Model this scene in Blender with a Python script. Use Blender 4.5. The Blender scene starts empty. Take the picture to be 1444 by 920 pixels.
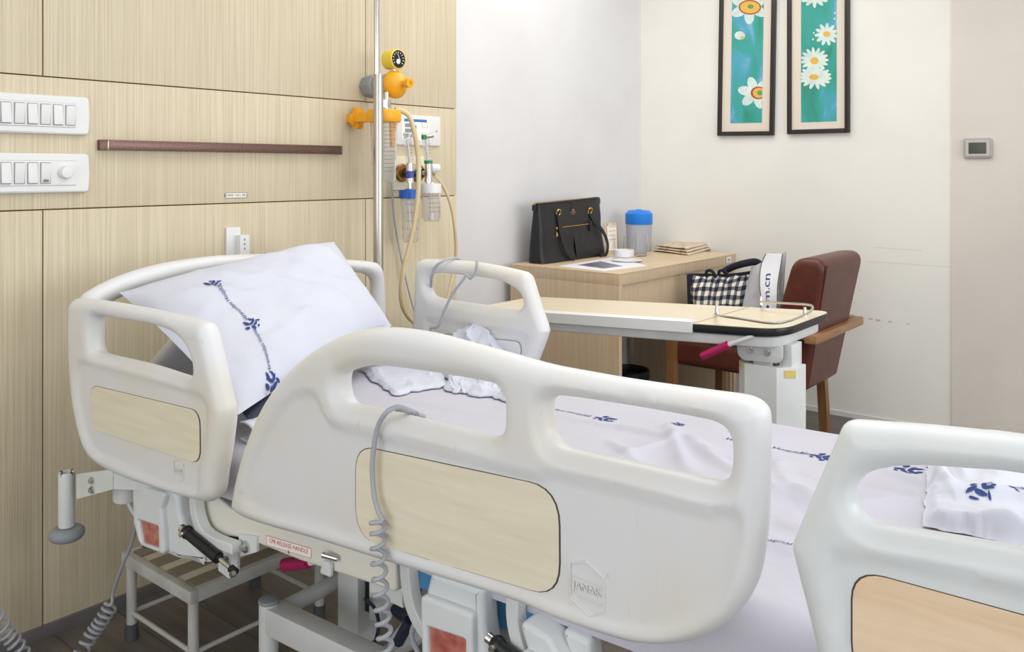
import bpy, bmesh, math, random
from mathutils import Vector, Matrix, noise
random.seed(7)
SC = bpy.context.scene
COL = SC.collection
PI = math.pi

# ------------------------------------------------------------------ survey of the place
FPX, CXP, HYP, CAMH = 1212.0, 722.0, 239.0, 1.2
TH = math.atan(998 / FPX)
FW = Vector((-math.sin(TH), math.cos(TH), 0)); RT = Vector((math.cos(TH), math.sin(TH), 0)); UP = Vector((0, 0, 1))
EYE = Vector((0, 0, CAMH))
PHI = math.radians(3.0)
BU = Vector((math.cos(PHI), math.sin(PHI), 0)); BV = Vector((-math.sin(PHI), math.cos(PHI), 0))
WX, XW, YB, CEIL = -2.326, -2.545, 4.246, 2.7
V0, VF = 0.986, 1.95

def ray(px, py): return FW + RT * ((px - CXP) / FPX) + UP * ((HYP - py) / FPX)
def onpl(px, py, n, d):
    r = ray(px, py); return EYE + r * ((d - n.dot(EYE)) / n.dot(r))
def SX(px, py, x): return onpl(px, py, Vector((1, 0, 0)), x)
def SY(px, py, y): return onpl(px, py, Vector((0, 1, 0)), y)
def SZ(px, py, z): return onpl(px, py, UP, z)
def SV(px, py, v):
    q = onpl(px, py, BV, v); return (q.dot(BU), q.z)
def SU(px, py, u):
    q = onpl(px, py, BU, u); return (q.dot(BV), q.z)
def B(u, v, z): return BU * u + BV * v + UP * z
def UV_(q): return (q.dot(BU), q.dot(BV), q.z)
def proj(q):
    d = q - EYE; w = d.dot(FW); return CXP + FPX * d.dot(RT) / w, HYP - FPX * d.z / w

# ------------------------------------------------------------------ materials
def s2l(c): return c / 12.92 if c <= 0.04045 else ((c + 0.055) / 1.055) ** 2.4
def rgb(h):
    h = h.lstrip('#'); return tuple(s2l(int(h[i:i + 2], 16) / 255) for i in (0, 2, 4)) + (1,)
MATS = {}
def mat(name, col, rough=0.5, metal=0.0, col2=None, scale=(6, 6, 6), detail=4, lo=0.35, hi=0.65, bump=0.0, bscale=None,
        trans=0.0, ior=1.45, coat=0.0, alpha=1.0, spec=0.5, dist=0.0, sheen=0.0):
    if name in MATS: return MATS[name]
    m = bpy.data.materials.new(name); m.use_nodes = True
    nt = m.node_tree; b = nt.nodes['Principled BSDF']
    b.inputs['Roughness'].default_value = rough; b.inputs['Metallic'].default_value = metal
    b.inputs['IOR'].default_value = ior; b.inputs['Transmission Weight'].default_value = trans
    b.inputs['Coat Weight'].default_value = coat; b.inputs['Alpha'].default_value = alpha
    b.inputs['Specular IOR Level'].default_value = spec
    b.inputs['Base Color'].default_value = rgb(col)
    if col2 or bump:
        tc = nt.nodes.new('ShaderNodeTexCoord')
        def nz(sc, det):
            mp = nt.nodes.new('ShaderNodeMapping'); mp.inputs['Scale'].default_value = sc
            nt.links.new(tc.outputs['Object'], mp.inputs['Vector'])
            n = nt.nodes.new('ShaderNodeTexNoise'); n.inputs['Scale'].default_value = 1.0
            n.inputs['Detail'].default_value = det; n.inputs['Distortion'].default_value = dist
            nt.links.new(mp.outputs[0], n.inputs['Vector']); return n
        if col2:
            n = nz(scale, detail); cr = nt.nodes.new('ShaderNodeValToRGB')
            cr.color_ramp.elements[0].position = lo; cr.color_ramp.elements[0].color = rgb(col)
            cr.color_ramp.elements[1].position = hi; cr.color_ramp.elements[1].color = rgb(col2)
            nt.links.new(n.outputs['Fac'], cr.inputs['Fac']); nt.links.new(cr.outputs['Color'], b.inputs['Base Color'])
        if bump:
            n2 = nz(bscale or scale, 4); bp = nt.nodes.new('ShaderNodeBump'); bp.inputs['Strength'].default_value = bump
            bp.inputs['Distance'].default_value = 0.01
            nt.links.new(n2.outputs['Fac'], bp.inputs['Height']); nt.links.new(bp.outputs['Normal'], b.inputs['Normal'])
    MATS[name] = m; return m

def floor_mat():
    m = bpy.data.materials.new('floor_planks'); m.use_nodes = True; nt = m.node_tree; b = nt.nodes['Principled BSDF']
    tc = nt.nodes.new('ShaderNodeTexCoord')
    br = nt.nodes.new('ShaderNodeTexBrick'); br.inputs['Scale'].default_value = 1.0
    br.inputs['Brick Width'].default_value = 1.2; br.inputs['Row Height'].default_value = 0.16
    br.inputs['Mortar Size'].default_value = 0.0015; br.inputs['Color1'].default_value = rgb('#6c665f'); br.inputs['Color2'].default_value = rgb('#625c55')
    br.inputs['Mortar'].default_value = rgb('#3a3531')
    nt.links.new(tc.outputs['Object'], br.inputs['Vector'])
    mp = nt.nodes.new('ShaderNodeMapping'); mp.inputs['Scale'].default_value = (3, 40, 1); nt.links.new(tc.outputs['Object'], mp.inputs['Vector'])
    n = nt.nodes.new('ShaderNodeTexNoise'); n.inputs['Detail'].default_value = 6; n.inputs['Scale'].default_value = 1; nt.links.new(mp.outputs[0], n.inputs['Vector'])
    mx = nt.nodes.new('ShaderNodeMix'); mx.data_type = 'RGBA'; mx.blend_type = 'OVERLAY'; mx.inputs[0].default_value = 0.5
    nt.links.new(br.outputs['Color'], mx.inputs[6]); nt.links.new(n.outputs['Fac'], mx.inputs[7])
    nt.links.new(mx.outputs[2], b.inputs['Base Color']); b.inputs['Roughness'].default_value = 0.42
    return m

def check_mat():
    m = bpy.data.materials.new('gingham_cloth'); m.use_nodes = True; nt = m.node_tree; b = nt.nodes['Principled BSDF']
    tc = nt.nodes.new('ShaderNodeTexCoord'); sp = nt.nodes.new('ShaderNodeSeparateXYZ'); nt.links.new(tc.outputs['UV'], sp.inputs[0])
    st = []
    for k in (0, 1):
        a = nt.nodes.new('ShaderNodeMath'); a.operation = 'MODULO'; a.inputs[1].default_value = 1.0; nt.links.new(sp.outputs[k], a.inputs[0])
        g = nt.nodes.new('ShaderNodeMath'); g.operation = 'GREATER_THAN'; g.inputs[1].default_value = 0.5; nt.links.new(a.outputs[0], g.inputs[0]); st.append(g)
    ad = nt.nodes.new('ShaderNodeMath'); ad.operation = 'ADD'; nt.links.new(st[0].outputs[0], ad.inputs[0]); nt.links.new(st[1].outputs[0], ad.inputs[1])
    h = nt.nodes.new('ShaderNodeMath'); h.operation = 'MULTIPLY'; h.inputs[1].default_value = 0.5; nt.links.new(ad.outputs[0], h.inputs[0])
    cr = nt.nodes.new('ShaderNodeValToRGB'); cr.color_ramp.interpolation = 'CONSTANT'
    e = cr.color_ramp.elements; e[0].position = 0; e[0].color = rgb('#e2dac6'); e[1].position = 0.3; e[1].color = rgb('#6a6c74')
    x = e.new(0.8); x.color = rgb('#171a2a')
    nt.links.new(h.outputs[0], cr.inputs['Fac']); nt.links.new(cr.outputs['Color'], b.inputs['Base Color']); b.inputs['Roughness'].default_value = 0.9
    return m

def pic_mat(name, seed):
    m = bpy.data.materials.new(name); m.use_nodes = True; nt = m.node_tree; b = nt.nodes['Principled BSDF']
    tc = nt.nodes.new('ShaderNodeTexCoord'); mp = nt.nodes.new('ShaderNodeMapping'); mp.inputs['Scale'].default_value = (9, 9, 3.5); mp.inputs['Location'].default_value = (seed, seed, seed)
    nt.links.new(tc.outputs['Object'], mp.inputs['Vector'])
    n = nt.nodes.new('ShaderNodeTexNoise'); n.inputs['Scale'].default_value = 1; n.inputs['Detail'].default_value = 5; n.inputs['Distortion'].default_value = 0.6
    nt.links.new(mp.outputs[0], n.inputs['Vector'])
    cr = nt.nodes.new('ShaderNodeValToRGB'); e = cr.color_ramp.elements
    e[0].position = 0.25; e[0].color = rgb('#2f7a66'); e[1].position = 0.8; e[1].color = rgb('#c9b3cf')
    for p, c in ((0.42, '#2f9a8a'), (0.52, '#3a9f97'), (0.6, '#4aa0b8'), (0.68, '#7fb6c9')):
        x = e.new(p); x.color = rgb(c)
    nt.links.new(n.outputs['Fac'], cr.inputs['Fac']); nt.links.new(cr.outputs['Color'], b.inputs['Base Color']); b.inputs['Roughness'].default_value = 0.35
    return m

def abs_mat(name, base, warm, wear, amt):
    m = bpy.data.materials.new(name); m.use_nodes = True; nt = m.node_tree; b = nt.nodes['Principled BSDF']; tc = nt.nodes.new('ShaderNodeTexCoord')
    def nz(sc, det, lo, hi, rot=(0, 0, 0)):
        mp = nt.nodes.new('ShaderNodeMapping'); mp.inputs['Scale'].default_value = sc; mp.inputs['Rotation'].default_value = rot
        nt.links.new(tc.outputs['Object'], mp.inputs['Vector']); n = nt.nodes.new('ShaderNodeTexNoise'); n.inputs['Scale'].default_value = 1; n.inputs['Detail'].default_value = det
        nt.links.new(mp.outputs[0], n.inputs['Vector']); r = nt.nodes.new('ShaderNodeMapRange'); r.inputs[1].default_value = lo; r.inputs[2].default_value = hi; r.clamp = True
        nt.links.new(n.outputs['Fac'], r.inputs[0]); return r.outputs[0]
    def mix(f, a, c, k):
        mu = nt.nodes.new('ShaderNodeMath'); mu.operation = 'MULTIPLY'; mu.inputs[1].default_value = k; nt.links.new(f, mu.inputs[0])
        x = nt.nodes.new('ShaderNodeMix'); x.data_type = 'RGBA'; nt.links.new(mu.outputs[0], x.inputs[0])
        if isinstance(a, tuple): x.inputs[6].default_value = a
        else: nt.links.new(a, x.inputs[6])
        x.inputs[7].default_value = c; return x.outputs[2]
    c = mix(nz((4, 4, 5), 6, .45, .72), rgb(base), rgb(warm), amt)
    c = mix(nz((3, 60, 26), 5, .66, .74, (0, .35, 0)), c, rgb(wear), amt * .8)
    c = mix(nz((70, 70, 9), 3, .70, .76), c, rgb(wear), amt * .5)
    nt.links.new(c, b.inputs['Base Color']); b.inputs['Roughness'].default_value = .36
    return m

M = dict(
    panel=mat('pale_oak_panel', '#c3b598', 0.5, col2='#d8ccb2', scale=(240, 240, 2.6), detail=8, lo=0.3, hi=0.68, bump=0.15, bscale=(420, 420, 5)),
    groove=mat('panel_groove', '#845a35', 0.8),
    wall=mat('white_wall_paint', '#dddcdd', 0.75, col2='#d8d6d7', scale=(3, 3, 3), lo=0.4, hi=0.7),
    wall2=mat('cream_wall_paint', '#eae8e0', 0.75, col2='#e3e0d9', scale=(2, 2, 2), lo=0.4, hi=0.75),
    wall3=mat('beige_wall_paint', '#d9d2c9', 0.75, col2='#d2cbc2', scale=(2, 2, 2), lo=0.4, hi=0.7),
    ceil=mat('ceiling_white', '#efefec', 0.8),
    skirt=mat('grey_skirting', '#6f6a6c', 0.5),
    floor=floor_mat(),
    abs=abs_mat('aged_white_plastic', '#dbdbdc', '#d8cfb2', '#bdb6a6', .55),
    abs_y=mat('yellowed_white_plastic', '#e2dfd3', 0.34, col2='#dfdcd4', scale=(5, 5, 5), detail=5, lo=0.4, hi=0.7),
    abs_f=mat('clean_white_plastic', '#d9dcdc', 0.33, col2='#d5d9da', scale=(5, 5, 5)),
    inset=mat('pale_maple_inset', '#e4dcc6', 0.38, col2='#dbd1b8', scale=(7, 7, 90), detail=6, lo=0.35, hi=0.75, dist=0.4),
    inset_f=mat('beech_inset', '#ecd4b6', 0.4, col2='#dfc09c', scale=(5, 5, 75), detail=7, lo=0.3, hi=0.75, dist=0.5),
    gasket=mat('dark_gasket', '#4b463e', 0.7),
    steelw=mat('white_painted_steel', '#d9dcdc', 0.4, col2='#cfd1cf', scale=(9, 9, 9)),
    steelg=mat('grey_painted_steel', '#b4b5b4', 0.45, col2='#a6a6a4', scale=(9, 9, 9)),
    chrome=mat('chrome', '#d2d0cc', 0.2, 1.0),
    steel=mat('brushed_stainless', '#bdb7b0', 0.28, 1.0),
    bronze=mat('brushed_bronze', '#6b534b', 0.36, 0.85, col2='#7d655c', scale=(4, 200, 200)),
    black=mat('black_plastic', '#17181a', 0.35),
    rubber=mat('grey_rubber', '#8d9196', 0.5),
    rubberd=mat('dark_rubber', '#4d4f52', 0.7),
    bluep=mat('blue_plastic', '#5fa6dc', 0.4),
    bluec=mat('blue_cap', '#1557b0', 0.35),
    blued=mat('blue_lid', '#1f7fdf', 0.35),
    magenta=mat('magenta_grip', '#b01f5c', 0.45),
    red=mat('red_print', '#c8262a', 0.6),
    navy=mat('navy_print', '#2a3f7d', 0.8),
    navyf=mat('navy_vinyl', '#1c2238', 0.6),
    white=mat('white_plastic', '#e1e1e0', 0.35),
    whitel=mat('white_label', '#f2efe8', 0.6),
    reflector=mat('red_reflector', '#c88378', 0.3, col2='#a35046', scale=(40, 40, 40), detail=6, coat=0.4),
    sheet=mat('white_bed_linen', '#c3c2cd', 0.9, col2='#bfbdc6', scale=(4, 4, 4), bump=0.06, bscale=(60, 60, 60)),
    linen=mat('white_cotton', '#cdd0dc', 0.9, col2='#c9cbd6', scale=(6, 6, 6), bump=0.08, bscale=(50, 50, 50)),
    desk=mat('desk_laminate', '#c4ab8c', 0.45, col2='#d2bda0', scale=(110, 110, 3), detail=6, lo=0.3, hi=0.7),
    deskh=mat('desk_laminate_flat', '#cdb38f', 0.42, col2='#dac5a4', scale=(60, 3, 60), detail=6, lo=0.3, hi=0.7),
    tabletop=mat('cream_laminate', '#dfd3ba', 0.38, col2='#d8ccb1', scale=(4, 40, 4), detail=5),
    leather=mat('brown_leather', '#5e2d22', 0.38, col2='#52261d', scale=(14, 14, 14), bump=0.05, bscale=(160, 160, 160)),
    chairw=mat('chair_wood', '#a67c58', 0.42, col2='#926a48', scale=(40, 6, 40), detail=6, dist=0.3),
    chairwl=mat('chair_leg_wood', '#8f663f', 0.42, col2='#7a5230', scale=(50, 50, 5), detail=6, dist=0.3),
    bag=mat('black_bag_leather', '#16171a', 0.42, col2='#1b1c20', scale=(30, 30, 30), bump=0.06, bscale=(220, 220, 220)),
    gold=mat('gold_metal', '#d9b36a', 0.25, 1.0),
    copper=mat('copper_print', '#d29a6c', 0.35, 0.6),
    glass=mat('clear_glass', '#ffffff', 0.02, trans=1.0, ior=1.2, alpha=1.0),
    clearp=mat('clear_plastic', '#f4f4f6', 0.08, trans=0.92, ior=1.12),
    frost=mat('frosted_plastic', '#e4e6ee', 0.3, trans=0.65, ior=1.15),
    yellow=mat('yellow_plastic', '#f0a81c', 0.35),
    yellowl=mat('lemon_plastic', '#eed247', 0.35),
    greyp=mat('grey_plastic', '#8b9296', 0.45),
    green=mat('green_plastic', '#2d8a55', 0.4),
    purple=mat('blue_violet_plastic', '#4a4fa0', 0.4),
    hose=mat('cream_rubber_hose', '#d9c9a4', 0.4, col2='#cdb78c', scale=(6, 6, 6)),
    cable=mat('grey_cable', '#a5a8ae', 0.45),
    brass=mat('brass', '#a07a45', 0.35, 0.9),
    frame=mat('dark_picture_frame', '#2b2522', 0.4),
    mat_=mat('picture_mount', '#ded3c4', 0.8),
    petal=mat('white_petal_paint', '#dde6df', 0.6, col2='#c3d6d0', scale=(30, 30, 30)),
    petaly=mat('yellow_centre_paint', '#e0b04a', 0.6),
    petalr=mat('red_ring_paint', '#a8473a', 0.6),
    stem=mat('green_stem_paint', '#5a9a63', 0.6),
    pink=mat('pink_paint', '#b2476e', 0.6),
    bluepaint=mat('blue_paint', '#2f78c4', 0.6),
    screen=mat('grey_lcd', '#4b4f45', 0.3),
    thermo=mat('grey_plate', '#a9a59f', 0.4),
    paper=mat('newsprint', '#d9cbb5', 0.85, col2='#b98f70', scale=(30, 30, 6), lo=0.5, hi=0.7),
    paperw=mat('white_paper', '#eceaf0', 0.5),
    photo=mat('dark_photo_print', '#5b5a66', 0.4, col2='#8a8794', scale=(20, 20, 20)),
    bagg=mat('grey_nonwoven', '#b9b8bd', 0.85), bagd=mat('dark_grey_trim', '#6d6f73', 0.8), bagw=mat('white_nonwoven', '#e6e6ea', 0.8),
    ginghm=check_mat(), darkc=mat('dark_navy_cloth', '#20222f', 0.9),
    grey_shade=mat('grey_bin', '#4b4d55', 0.5), binbag=mat('black_bin_bag', '#1c1c20', 0.35),
    dirt=mat('wall_scuff', '#c4bdb2', 0.9), strip=mat('brown_grit_strip', '#857c6c', 0.85), stooltop=mat('stool_top', '#cfc7b3', 0.6),
    stoolm=mat('stool_steel', '#c4c3c0', 0.45, col2='#b5b3ae', scale=(14, 14, 14)),
    tape=mat('yellow_tape', '#d8c478', 0.4), stain=mat('yellow_stain', '#d9c48a', 0.5),
)

# ------------------------------------------------------------------ object helpers
def T(m4): return m4
def new_obj(name, me, parent=None):
    o = bpy.data.objects.new(name, me); COL.objects.link(o)
    if parent is not None:
        chain = Matrix.Identity(4); p = parent; ms = []
        while p is not None: ms.append(p.matrix_basis.copy()); p = p.parent
        for q in reversed(ms): chain = chain @ q
        if me is not None: me.transform(chain.inverted())
        o.parent = parent
    return o
def tag(o, label, cat, group=None, kind=None):
    o['label'] = label; o['category'] = cat
    if group: o['group'] = group
    if kind: o['kind'] = kind
    return o
def thing(name, label, cat, loc, rz=0.0, group=None):
    o = bpy.data.objects.new(name, None); COL.objects.link(o); o.empty_display_size = 0.05
    o.matrix_basis = Matrix.Translation(Vector(loc)) @ Matrix.Rotation(rz, 4, 'Z')
    return tag(o, label, cat, group)
def dup(root, loc, label, rz=None):
    r = root.copy(); COL.objects.link(r)
    r.location = loc
    if rz is not None: r.rotation_euler = (0, 0, rz)
    r['label'] = label
    for ch in list(root.children):
        c = ch.copy(); COL.objects.link(c); c.parent = r
        for g in ch.children:
            d = g.copy(); COL.objects.link(d); d.parent = c
    return r

def catmull(pts, n=8, closed=False):
    P = [Vector(p) for p in pts]; out = []; N = len(P)
    segs = N if closed else N - 1
    for i in range(segs):
        if closed: a, b, c, d = P[(i - 1) % N], P[i], P[(i + 1) % N], P[(i + 2) % N]
        else: a, b, c, d = P[max(i - 1, 0)], P[i], P[i + 1], P[min(i + 2, N - 1)]
        for k in range(n):
            t = k / n
            out.append(0.5 * ((2 * b) + (c - a) * t + (2 * a - 5 * b + 4 * c - d) * t * t + (3 * b - a - 3 * c + d) * t ** 3))
    if not closed: out.append(P[-1])
    return out

def rpoly(pts, seg=5):
    """polygon with rounded corners: (x, y, r)"""
    out = []; N = len(pts)
    for i in range(N):
        p = Vector(pts[i][:2]); r = pts[i][2] if len(pts[i]) > 2 else 0
        a = Vector(pts[i - 1][:2]); b = Vector(pts[(i + 1) % N][:2])
        if r <= 0: out.append(p); continue
        d1 = (a - p); d2 = (b - p); l1, l2 = d1.length, d2.length; d1 /= l1; d2 /= l2
        ang = math.acos(max(-1, min(1, d1.dot(d2)))); t = min(r / math.tan(ang / 2), 0.49 * l1, 0.49 * l2)
        s, e = p + d1 * t, p + d2 * t
        for k in range(seg + 1):
            w = k / seg; out.append((1 - w) ** 2 * s + 2 * w * (1 - w) * p + w * w * e)
    return out

class MB:
    def __init__(s): s.bm = bmesh.new(); s.mats = []; s.cur = 0; s.uv = None
    def m(s, key):
        mm = M[key] if isinstance(key, str) else key
        if mm not in s.mats: s.mats.append(mm)
        s.cur = s.mats.index(mm); return s
    def _done(s, faces):
        for f in faces: f.material_index = s.cur; f.smooth = True
    def verts(s, vs, fs):
        bv = [s.bm.verts.new(v) for v in vs]; r = []
        for f in fs:
            try: r.append(s.bm.faces.new([bv[i] for i in f]))
            except ValueError: pass
        s._done(r); return bv, r
    def merge(s, bm2, Mx=None):
        if Mx is not None: bm2.transform(Mx)
        me = bpy.data.meshes.new('tmp'); bm2.to_mesh(me); bm2.free()
        n0 = len(s.bm.faces); s.bm.from_mesh(me); bpy.data.meshes.remove(me)
        s.bm.faces.ensure_lookup_table(); s._done(s.bm.faces[n0:]); return s
    def box(s, c, size, bev=0.0, rot=None, seg=2, taper=None):
        b = bmesh.new(); bmesh.ops.create_cube(b, size=1.0)
        for v in b.verts:
            v.co = Vector((v.co.x * size[0], v.co.y * size[1], v.co.z * size[2]))
            if taper and v.co.z < 0: v.co.x *= taper; v.co.y *= taper
        if bev > 0: bmesh.ops.bevel(b, geom=list(b.edges), offset=bev, segments=seg, profile=0.6, affect='EDGES')
        Mx = Matrix.Translation(Vector(c))
        if rot is not None: Mx = Mx @ rot.to_4x4()
        return s.merge(b, Mx)
    def cyl(s, p0, p1, r0, r1=None, seg=20, bev=0.0):
        p0, p1 = Vector(p0), Vector(p1); r1 = r0 if r1 is None else r1; d = p1 - p0; L = d.length
        b = bmesh.new(); bmesh.ops.create_cone(b, cap_ends=True, segments=seg, radius1=r0, radius2=r1, depth=L)
        if bev > 0:
            es = [e for e in b.edges if abs(e.verts[0].co.z - e.verts[1].co.z) < 1e-6]
            bmesh.ops.bevel(b, geom=es, offset=bev, segments=2, affect='EDGES')
        q = Vector((0, 0, 1)).rotation_difference(d.normalized()).to_matrix().to_4x4()
        return s.merge(b, Matrix.Translation((p0 + p1) / 2) @ q)
    def sph(s, c, r, sc=(1, 1, 1), seg=16, rot=None):
        b = bmesh.new(); bmesh.ops.create_uvsphere(b, u_segments=seg, v_segments=max(8, seg // 2), radius=r)
        Mx = Matrix.Translation(Vector(c))
        if rot is not None: Mx = Mx @ rot.to_4x4()
        return s.merge(b, Mx @ Matrix.Diagonal((*sc, 1)))
    def lathe(s, prof, base, axis=(0, 0, 1), seg=28, cap=True):
        q = Vector((0, 0, 1)).rotation_difference(Vector(axis).normalized()).to_matrix(); base = Vector(base)
        vs, fs = [], []
        for (r, z) in prof:
            for k in range(seg):
                a = 2 * PI * k / seg; vs.append(base + q @ Vector((r * math.cos(a), r * math.sin(a), z)))
        for i in range(len(prof) - 1):
            for k in range(seg):
                fs.append((i * seg + k, i * seg + (k + 1) % seg, (i + 1) * seg + (k + 1) % seg, (i + 1) * seg + k))
        if cap:
            fs.append(tuple(reversed(range(seg)))); fs.append(tuple(range((len(prof) - 1) * seg, len(prof) * seg)))
        s.verts(vs, fs); return s
    def tube(s, pts, r, seg=8, smooth=6, closed=False, rfn=None):
        P = catmull(pts, smooth, closed) if smooth else [Vector(p) for p in pts]
        N = len(P); vs, fs = [], []; nrm = None
        for i in range(N):
            if closed: t = P[(i + 1) % N] - P[i - 1]
            else: t = P[min(i + 1, N - 1)] - P[max(i - 1, 0)]
            if t.length < 1e-9: t = Vector((0, 0, 1))
            t.normalize()
            if nrm is None:
                nrm = t.orthogonal().normalized()
            else:
                nrm = nrm - t * nrm.dot(t)
                nrm = nrm.normalized() if nrm.length > 1e-6 else t.orthogonal().normalized()
            bn = t.cross(nrm); rr = rfn(i / (N - 1)) * r if rfn else r
            for k in range(seg):
                a = 2 * PI * k / seg; vs.append(P[i] + (nrm * math.cos(a) + bn * math.sin(a)) * rr)
        for i in range(N if closed else N - 1):
            j = (i + 1) % N
            for k in range(seg): fs.append((i * seg + k, i * seg + (k + 1) % seg, j * seg + (k + 1) % seg, j * seg + k))
        if not closed: fs.append(tuple(reversed(range(seg)))); fs.append(tuple(range((N - 1) * seg, N * seg)))
        s.verts(vs, fs); return s
    def outline(s, outer, holes, thick, bev, fmap, res=3):
        """filled outline with rounded edges; fmap(x, y, w): w in +-thick/2"""
        cu = bpy.data.curves.new('tmpc', 'CURVE'); cu.dimensions = '2D'; cu.fill_mode = 'BOTH'
        for loop in [outer] + list(holes):
            sp = cu.splines.new('POLY'); sp.points.add(len(loop) - 1); sp.use_cyclic_u = True
            for p, q in zip(sp.points, loop): p.co = (q[0], q[1], 0, 1)
        cu.bevel_depth = bev; cu.bevel_resolution = res; cu.extrude = max(thick / 2 - bev, 0); cu.offset = -bev
        o = bpy.data.objects.new('tmpc', cu); COL.objects.link(o)
        dg = bpy.context.evaluated_depsgraph_get(); dg.update()
        me = bpy.data.meshes.new_from_object(o.evaluated_get(dg))
        bpy.data.objects.remove(o); bpy.data.curves.remove(cu)
        b = bmesh.new(); b.from_mesh(me); bpy.data.meshes.remove(me)
        bmesh.ops.remove_doubles(b, verts=list(b.verts), dist=2e-5)
        for v in b.verts: v.co = fmap(v.co.x, v.co.y, v.co.z)
        bmesh.ops.recalc_face_normals(b, faces=list(b.faces))
        return s.merge(b)
    def prism(s, poly, off):
        """closed prism of a 3-D polygon and an offset vector"""
        n = len(poly); P = [Vector(p) for p in poly]; off = Vector(off)
        vs = P + [p + off for p in P]; fs = [tuple(range(n)), tuple(reversed(range(n, 2 * n)))]
        for i in range(n): fs.append((i, i + n, (i + 1) % n + n, (i + 1) % n))
        b = bmesh.new(); bv = [b.verts.new(v) for v in vs]
        for f in fs: b.faces.new([bv[i] for i in f])
        bmesh.ops.recalc_face_normals(b, faces=list(b.faces)); return s.merge(b)
    def text(s, string, size, fmap, depth=0.0, spacing=1.0):
        vs, fs = text2d(string, size, spacing)
        s.verts([fmap(x, y) for x, y in vs], fs); return s
    def text3(s, string, size, fmap, depth):
        vs, fs = text2d(string, size); n = len(vs); from collections import Counter
        V = [fmap(x, y, 0) for x, y in vs] + [fmap(x, y, depth) for x, y in vs]; F = [tuple(k + n for k in f) for f in fs]
        ec = Counter(); 
        for f in fs:
            for a, b_ in zip(f, f[1:] + f[:1]): ec[(a, b_)] += 1
        for (a, b_) in list(ec):
            if (b_, a) not in ec: F.append((a, b_, b_ + n, a + n))
        s.verts(V, F); return s
    def grid(s, nu, nv, fn, uvs=None, closed_u=False):
        vs = [fn(i / nu, j / nv) for j in range(nv + 1) for i in range(nu + 1)]
        fs = [(j * (nu + 1) + i, j * (nu + 1) + i + 1, (j + 1) * (nu + 1) + i + 1, (j + 1) * (nu + 1) + i) for j in range(nv) for i in range(nu)]
        bv, bf = s.verts(vs, fs)
        if uvs:
            L = s.bm.loops.layers.uv.verify()
            idx = {v: k for k, v in enumerate(bv)}
            for f in bf:
                for lp in f.loops:
                    k = idx[lp.vert]; lp[L].uv = ((k % (nu + 1)) / nu * uvs[0], (k // (nu + 1)) / nv * uvs[1])
        return s
    def build(s, name, parent=None, ang=38, wn=False, subsurf=0, solid=0.0, recalc=False):
        if recalc: bmesh.ops.recalc_face_normals(s.bm, faces=list(s.bm.faces))
        me = bpy.data.meshes.new(name); s.bm.to_mesh(me); s.bm.free()
        for mm in s.mats: me.materials.append(mm)
        o = new_obj(name, me, parent)
        if not wn:
            try: me.set_sharp_from_angle(angle=math.radians(ang))
            except Exception: pass
        if solid:
            md = o.modifiers.new('solid', 'SOLIDIFY'); md.thickness = solid; md.offset = 0
        if subsurf:
            md = o.modifiers.new('sub', 'SUBSURF'); md.levels = subsurf; md.render_levels = subsurf
        if wn:
            md = o.modifiers.new('wn', 'WEIGHTED_NORMAL'); md.weight = 60; md.keep_sharp = False
        return o

_tx = {}
def text2d(string, size, spacing=1.0):
    k = (string, size, spacing)
    if k in _tx: return _tx[k]
    cu = bpy.data.curves.new('tmpt', 'FONT'); cu.body = string; cu.size = size; cu.align_x = 'CENTER'; cu.align_y = 'CENTER'; cu.space_character = spacing
    cu.resolution_u = 2
    o = bpy.data.objects.new('tmpt', cu); COL.objects.link(o); dg = bpy.context.evaluated_depsgraph_get(); dg.update()
    me = bpy.data.meshes.new_from_object(o.evaluated_get(dg)); bpy.data.objects.remove(o); bpy.data.curves.remove(cu)
    r = ([(v.co.x, v.co.y) for v in me.vertices], [tuple(p.vertices) for p in me.polygons]); bpy.data.meshes.remove(me)
    _tx[k] = r; return r

def coil(path, R, r_turn, turns, n=14):
    """helix of radius R around a smooth path"""
    P = catmull(path, 12); out = []; N = len(P); nrm = None; L = turns * n
    for k in range(L + 1):
        f = k / L * (N - 1); i = min(int(f), N - 2); w = f - i; p = P[i].lerp(P[i + 1], w); t = (P[i + 1] - P[i]).normalized()
        if nrm is None: nrm = t.orthogonal().normalized()
        nrm = (nrm - t * nrm.dot(t)).normalized(); bn = t.cross(nrm); a = 2 * PI * k / n
        out.append(p + (nrm * math.cos(a) + bn * math.sin(a)) * R)
    return out

def fbm(p, o=4):
    return noise.fractal(Vector(p), 1.0, 2.0, o)
def ridged(x, y, s, seed=0.0):
    return 1 - abs(noise.noise(Vector((x * s + seed, y * s - seed, seed)))) * 2

import numpy as np
from mathutils.geometry import delaunay_2d_cdt
def _sd(P, loop):
    """distance to a closed loop and inside flag, vectorised"""
    A = np.array(loop); Bq = np.roll(A, -1, axis=0); dist = np.full(len(P), 1e9); ins = np.zeros(len(P), bool)
    for a, b in zip(A, Bq):
        d = b - a; L = d @ d
        if L < 1e-14: continue
        t = np.clip(((P - a) @ d) / L, 0, 1); q = a + t[:, None] * d; dist = np.minimum(dist, np.hypot(*(P - q).T))
        c = (a[1] > P[:, 1]) != (b[1] > P[:, 1])
        if abs(d[1]) > 1e-12: ins ^= c & (P[:, 0] < d[0] * (P[:, 1] - a[1]) / d[1] + a[0])
    return dist, ins
def resample(loop, step):
    L = [Vector(p[:2]) for p in loop]; out = []
    for i, p in enumerate(L):
        q = L[(i + 1) % len(L)]; n = max(1, int(round((q - p).length / step)))
        if (q - p).length < step * .35 and out and (p - out[-1]).length < step * .5: continue
        for k in range(n): out.append(p.lerp(q, k / n))
    return [tuple(p) for p in out]
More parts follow.
